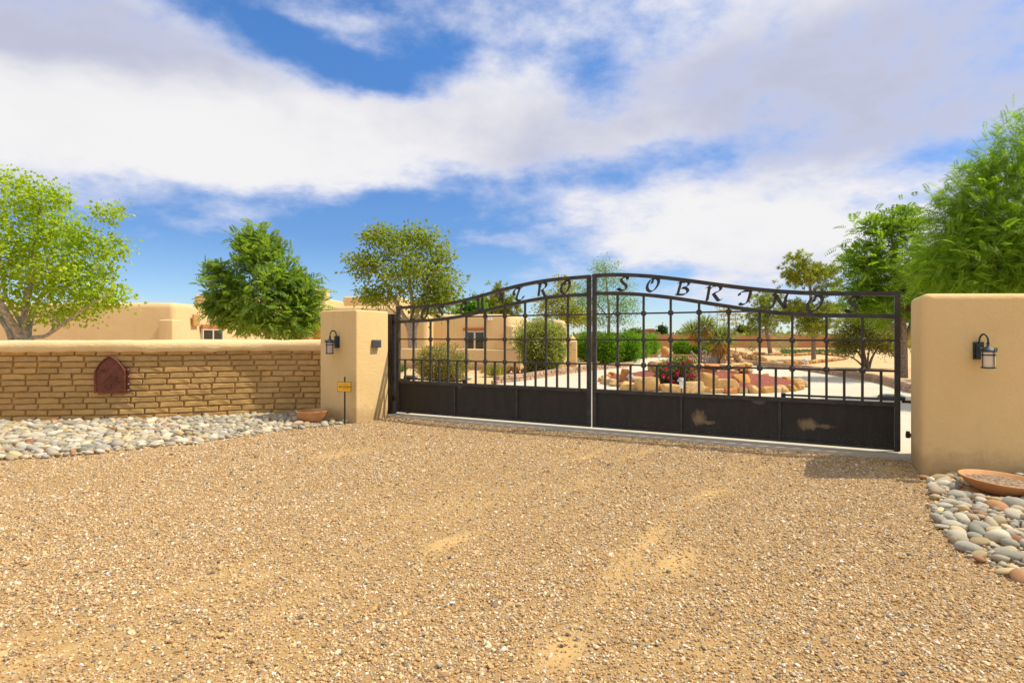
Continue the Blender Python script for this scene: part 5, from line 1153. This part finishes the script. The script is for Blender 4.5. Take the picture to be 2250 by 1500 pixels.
# yuccas on the island
def yucca(label, trunks, heads, seed):
    """trunks: pixel polylines with radius; heads: (px,py,radius_px,dirx)"""
    r = np.random.default_rng(seed); Y = 17.2; b0 = Vector((P(trunks[0][0][0], 0, Y).x, Y, .3)); root = empty('yucca', b0, 0, label, 'yucca', 'yuccas on the island planter'); wd = MB()
    for t in trunks:
        pp = spline([(*(P(a, c, Y)-b0)[:], rr) for a, c, rr in t], 14); wd.tube([q[:3] for q in pp], [q[3]*(1+.12*math.sin(i*2.3)) for i, q in enumerate(pp)], 9)
    wd.obj('trunk', M['barkp'], root, 60)
    for (px, py, rp, skirt) in heads:
        c = np.array((P(px, py, Y)-b0)[:]); R = rp*Y/F; n = 380; d = norm(r.normal(size=(n, 3))); d = d[d[:, 2] > -.45]; n = len(d)
        me = leaves_mesh('leaf_rosette', c+d*R*.08, d, r.normal(size=(n, 3)), R*r.uniform(.85, 1.12, n), R*.060, leaf_cols(n, [(.30, .35, .12), (.20, .25, .08), (.43, .45, .19), (.13, .17, .06)], r), .1); link('leaf_rosette', me, M['leaf'], root)
        n = int(200*skirt); 
        if n:
            d = norm(r.normal(size=(n, 3))*np.array([.75, .75, .35])+np.array([0, 0, -.95])); o_ = c+np.array([0, 0, -1])*R*r.uniform(0, .55, (n, 1)); me = leaves_mesh('dead_skirt', o_, d, r.normal(size=(n, 3)), R*r.uniform(.6, .95, n), R*.065, leaf_cols(n, [(.60, .38, .10), (.48, .28, .07), (.70, .47, .16)], r), .1); link('dead_skirt', me, M['leaf'], root)
yucca('big yucca with thick bent trunk and golden dead skirt on island', [[(1558, 822, .22), (1566, 800, .19), (1575, 780, .14), (1582, 752, .12)]], [(1582, 746, 43, 1.6)], 1)
yucca('slim yucca with two leaf heads left of the big one', [[(1537, 815, .07), (1538, 785, .06), (1537, 752, .06), (1528, 728, .06)], [(1537, 755, .05), (1546, 738, .05), (1549, 722, .05)]], [(1522, 729, 28, .5), (1550, 716, 29, .6)], 2)
# bare curled stalks beside the yuccas
st_m = MB(); q = G(1545, 815); Ys = 16.6
for pts in ([(1546, 806), (1548, 785), (1552, 772), (1547, 770), (1544, 775)], [(1549, 806), (1556, 785), (1562, 776)], [(1534, 795), (1526, 780), (1518, 772)]):
    st_m.tube([P(a, c, Ys) for a, c in pts], .03, 6)
o = st_m.obj('bare_stalks', M['barkp']); tag(o, 'bare curled pale stalks between the yucca trunks', 'plant')
# rose bush
rs = Vector((G(1490, 858).x, 14.6, 0)); k = rs.y/F
ro = tree('rose_bush', 'rose bush with deep pink flowers in front of island tier', 'shrub', rs, [[(0, 0, 0, .02), (0, 0, .4, .012)], [(.02, 0, 0, .02), (.25, 0, .4, .01)], [(-.02, 0, 0, .02), (-.25, 0, .4, .01)]],
          [(0, 0, .36, .50, .42, .32, 110), (.15, 0, .68, .30, .3, .16, 36), (-.28, 0, .55, .16, .2, .12, 14)], [(.09, .16, .03), (.14, .21, .05), (.20, .25, .09), (.26, .18, .07)], 30, .065, .6, 'leaf', 71, 'bark', .07)
pm_ = MB()
for i in range(7):
    a = i*PI*2/7; b_ = .035
    for ring, rr_, zz_ in ((0, .036, .012), (1, .020, .024)):
        x, y = rr_*math.cos(a+ring*.4), rr_*math.sin(a+ring*.4); pm_.add([(x*.2, y*.2, 0), (x-y*.5, y+x*.5, zz_), (x*1.35, y*1.35, zz_+.012), (x+y*.5, y-x*.5, zz_)], [[0, 1, 2, 3]])
fme = pm_.mesh('flower'); fme.materials.append(M['petal'])
for (px, py) in [(1456, 826), (1471, 831), (1489, 815), (1513, 809), (1486, 822), (1516, 821), (1521, 831), (1524, 829), (1503, 797), (1515, 793), (1497, 802), (1468, 800), (1531, 818), (1509, 826), (1480, 840), (1528, 808), (1462, 812), (1494, 832)]:
    f_ = link('flower', fme, None, ro); q = P(px, py, 14.2); f_.location = (q.x-rs.x, -.36-.1*random.random(), q.z); f_.rotation_euler = (1.1+random.gauss(0, .3), random.gauss(0, .3), random.uniform(0, 6)); f_.scale = (1.35,)*3
# agave flower stalks far back
for i, (px, yt, lb) in enumerate([(1575.5, 673, 'thin agave stalk above big yucca, without open flowers'), (1590.5, 672, 'agave stalk with yellow flower tufts right of big yucca'), (1616.5, 684, 'agave stalk with spreading yellow tufts near pines')]):
    bs = G(px, 770+i); r = empty('agave_stalk', bs, 0, lb, 'plant', 'agave flower stalks'); zt = P(px, yt, bs.y).z
    MB().tube([(0, 0, 0), (.02, 0, zt*.5), (0, 0, zt)], [.05, .04, .02], 6).obj('stalk', M['bark'], r)
    n = 260 if i else 50; rr = np.random.default_rng(i); zc = zt-rr.uniform(0, 1, n)**1.3*zt*.35; C = np.stack([rr.normal(0, .22+.08*i, n), rr.normal(0, .22, n), np.round(zc*2.4)/2.4+rr.normal(0, .06, n)], -1)
    link('flower_tuft', leaves_mesh('flower_tuft', C, rr.normal(size=(n, 3)), rr.normal(size=(n, 3)), .16, .11, leaf_cols(n, [(.46, .40, .06), (.32, .33, .07)], rr)), M['leaf'], r)
# far scrub beyond the wall, one mass
r_ = np.random.default_rng(77); cs = []
for i in range(420):
    Yd = r_.uniform(78, 170); px = r_.uniform(1260, 2250); cs.append((P(px, 0, Yd).x, Yd, r_.uniform(.6, 2.0), r_.uniform(1.0, 2.6)))
cs = np.array(cs); n = 60; ci = np.repeat(np.arange(len(cs)), n); o_ = in_ell(r_, len(ci), .4); C = np.stack([cs[ci, 0]+o_[:, 0]*cs[ci, 3], cs[ci, 1]+o_[:, 1]*cs[ci, 3], np.abs(cs[ci, 2]*(.5+.5*o_[:, 2]))], -1)
pal = leaf_cols(len(cs), [(.16, .28, .045), (.24, .28, .08), (.20, .33, .05), (.32, .30, .12)], r_)[ci]*r_.uniform(.8, 1.2, (len(ci), 1))
o = link('distant_scrub', leaves_mesh('distant_scrub', C, r_.normal(size=(len(ci), 3)), r_.normal(size=(len(ci), 3)), .9, .6, pal), M['leaf']); tag(o, 'distant scrub and treetops beyond the far wall', None, None, 'stuff')
for i, (px, yt, Yd, w) in enumerate([(1455, 716, 120, 10), (1627, 715, 120, 9), (1640, 720, 120, 6), (1393, 724, 95, 22), (1510, 725, 95, 30)]):
    bs = Vector((P(px, 0, Yd).x, Yd, 0)); zt = P(0, yt, Yd).z; ww = w*Yd/F/2
    tree('distant_tree', ['dark tree on the horizon beside the terracotta house', 'dark tree on the horizon above the pale house', 'small dark tree at right end of pale house', 'low green treetop over the hedge on horizon', 'low green treetop beyond the far wall left of yuccas'][i], 'tree', bs,
         [[(0, 0, 0, .2), (0, 0, zt*.6, .1)]], [(0, 0, zt*.68, ww, ww, zt*.30, 26)], [(.05, .10, .03), (.08, .13, .04)] if i < 3 else [(.12, .2, .03), (.16, .24, .04)], 26, .5, .6, 'leaf', 80+i, 'bark', .35, 'distant trees on the horizon')
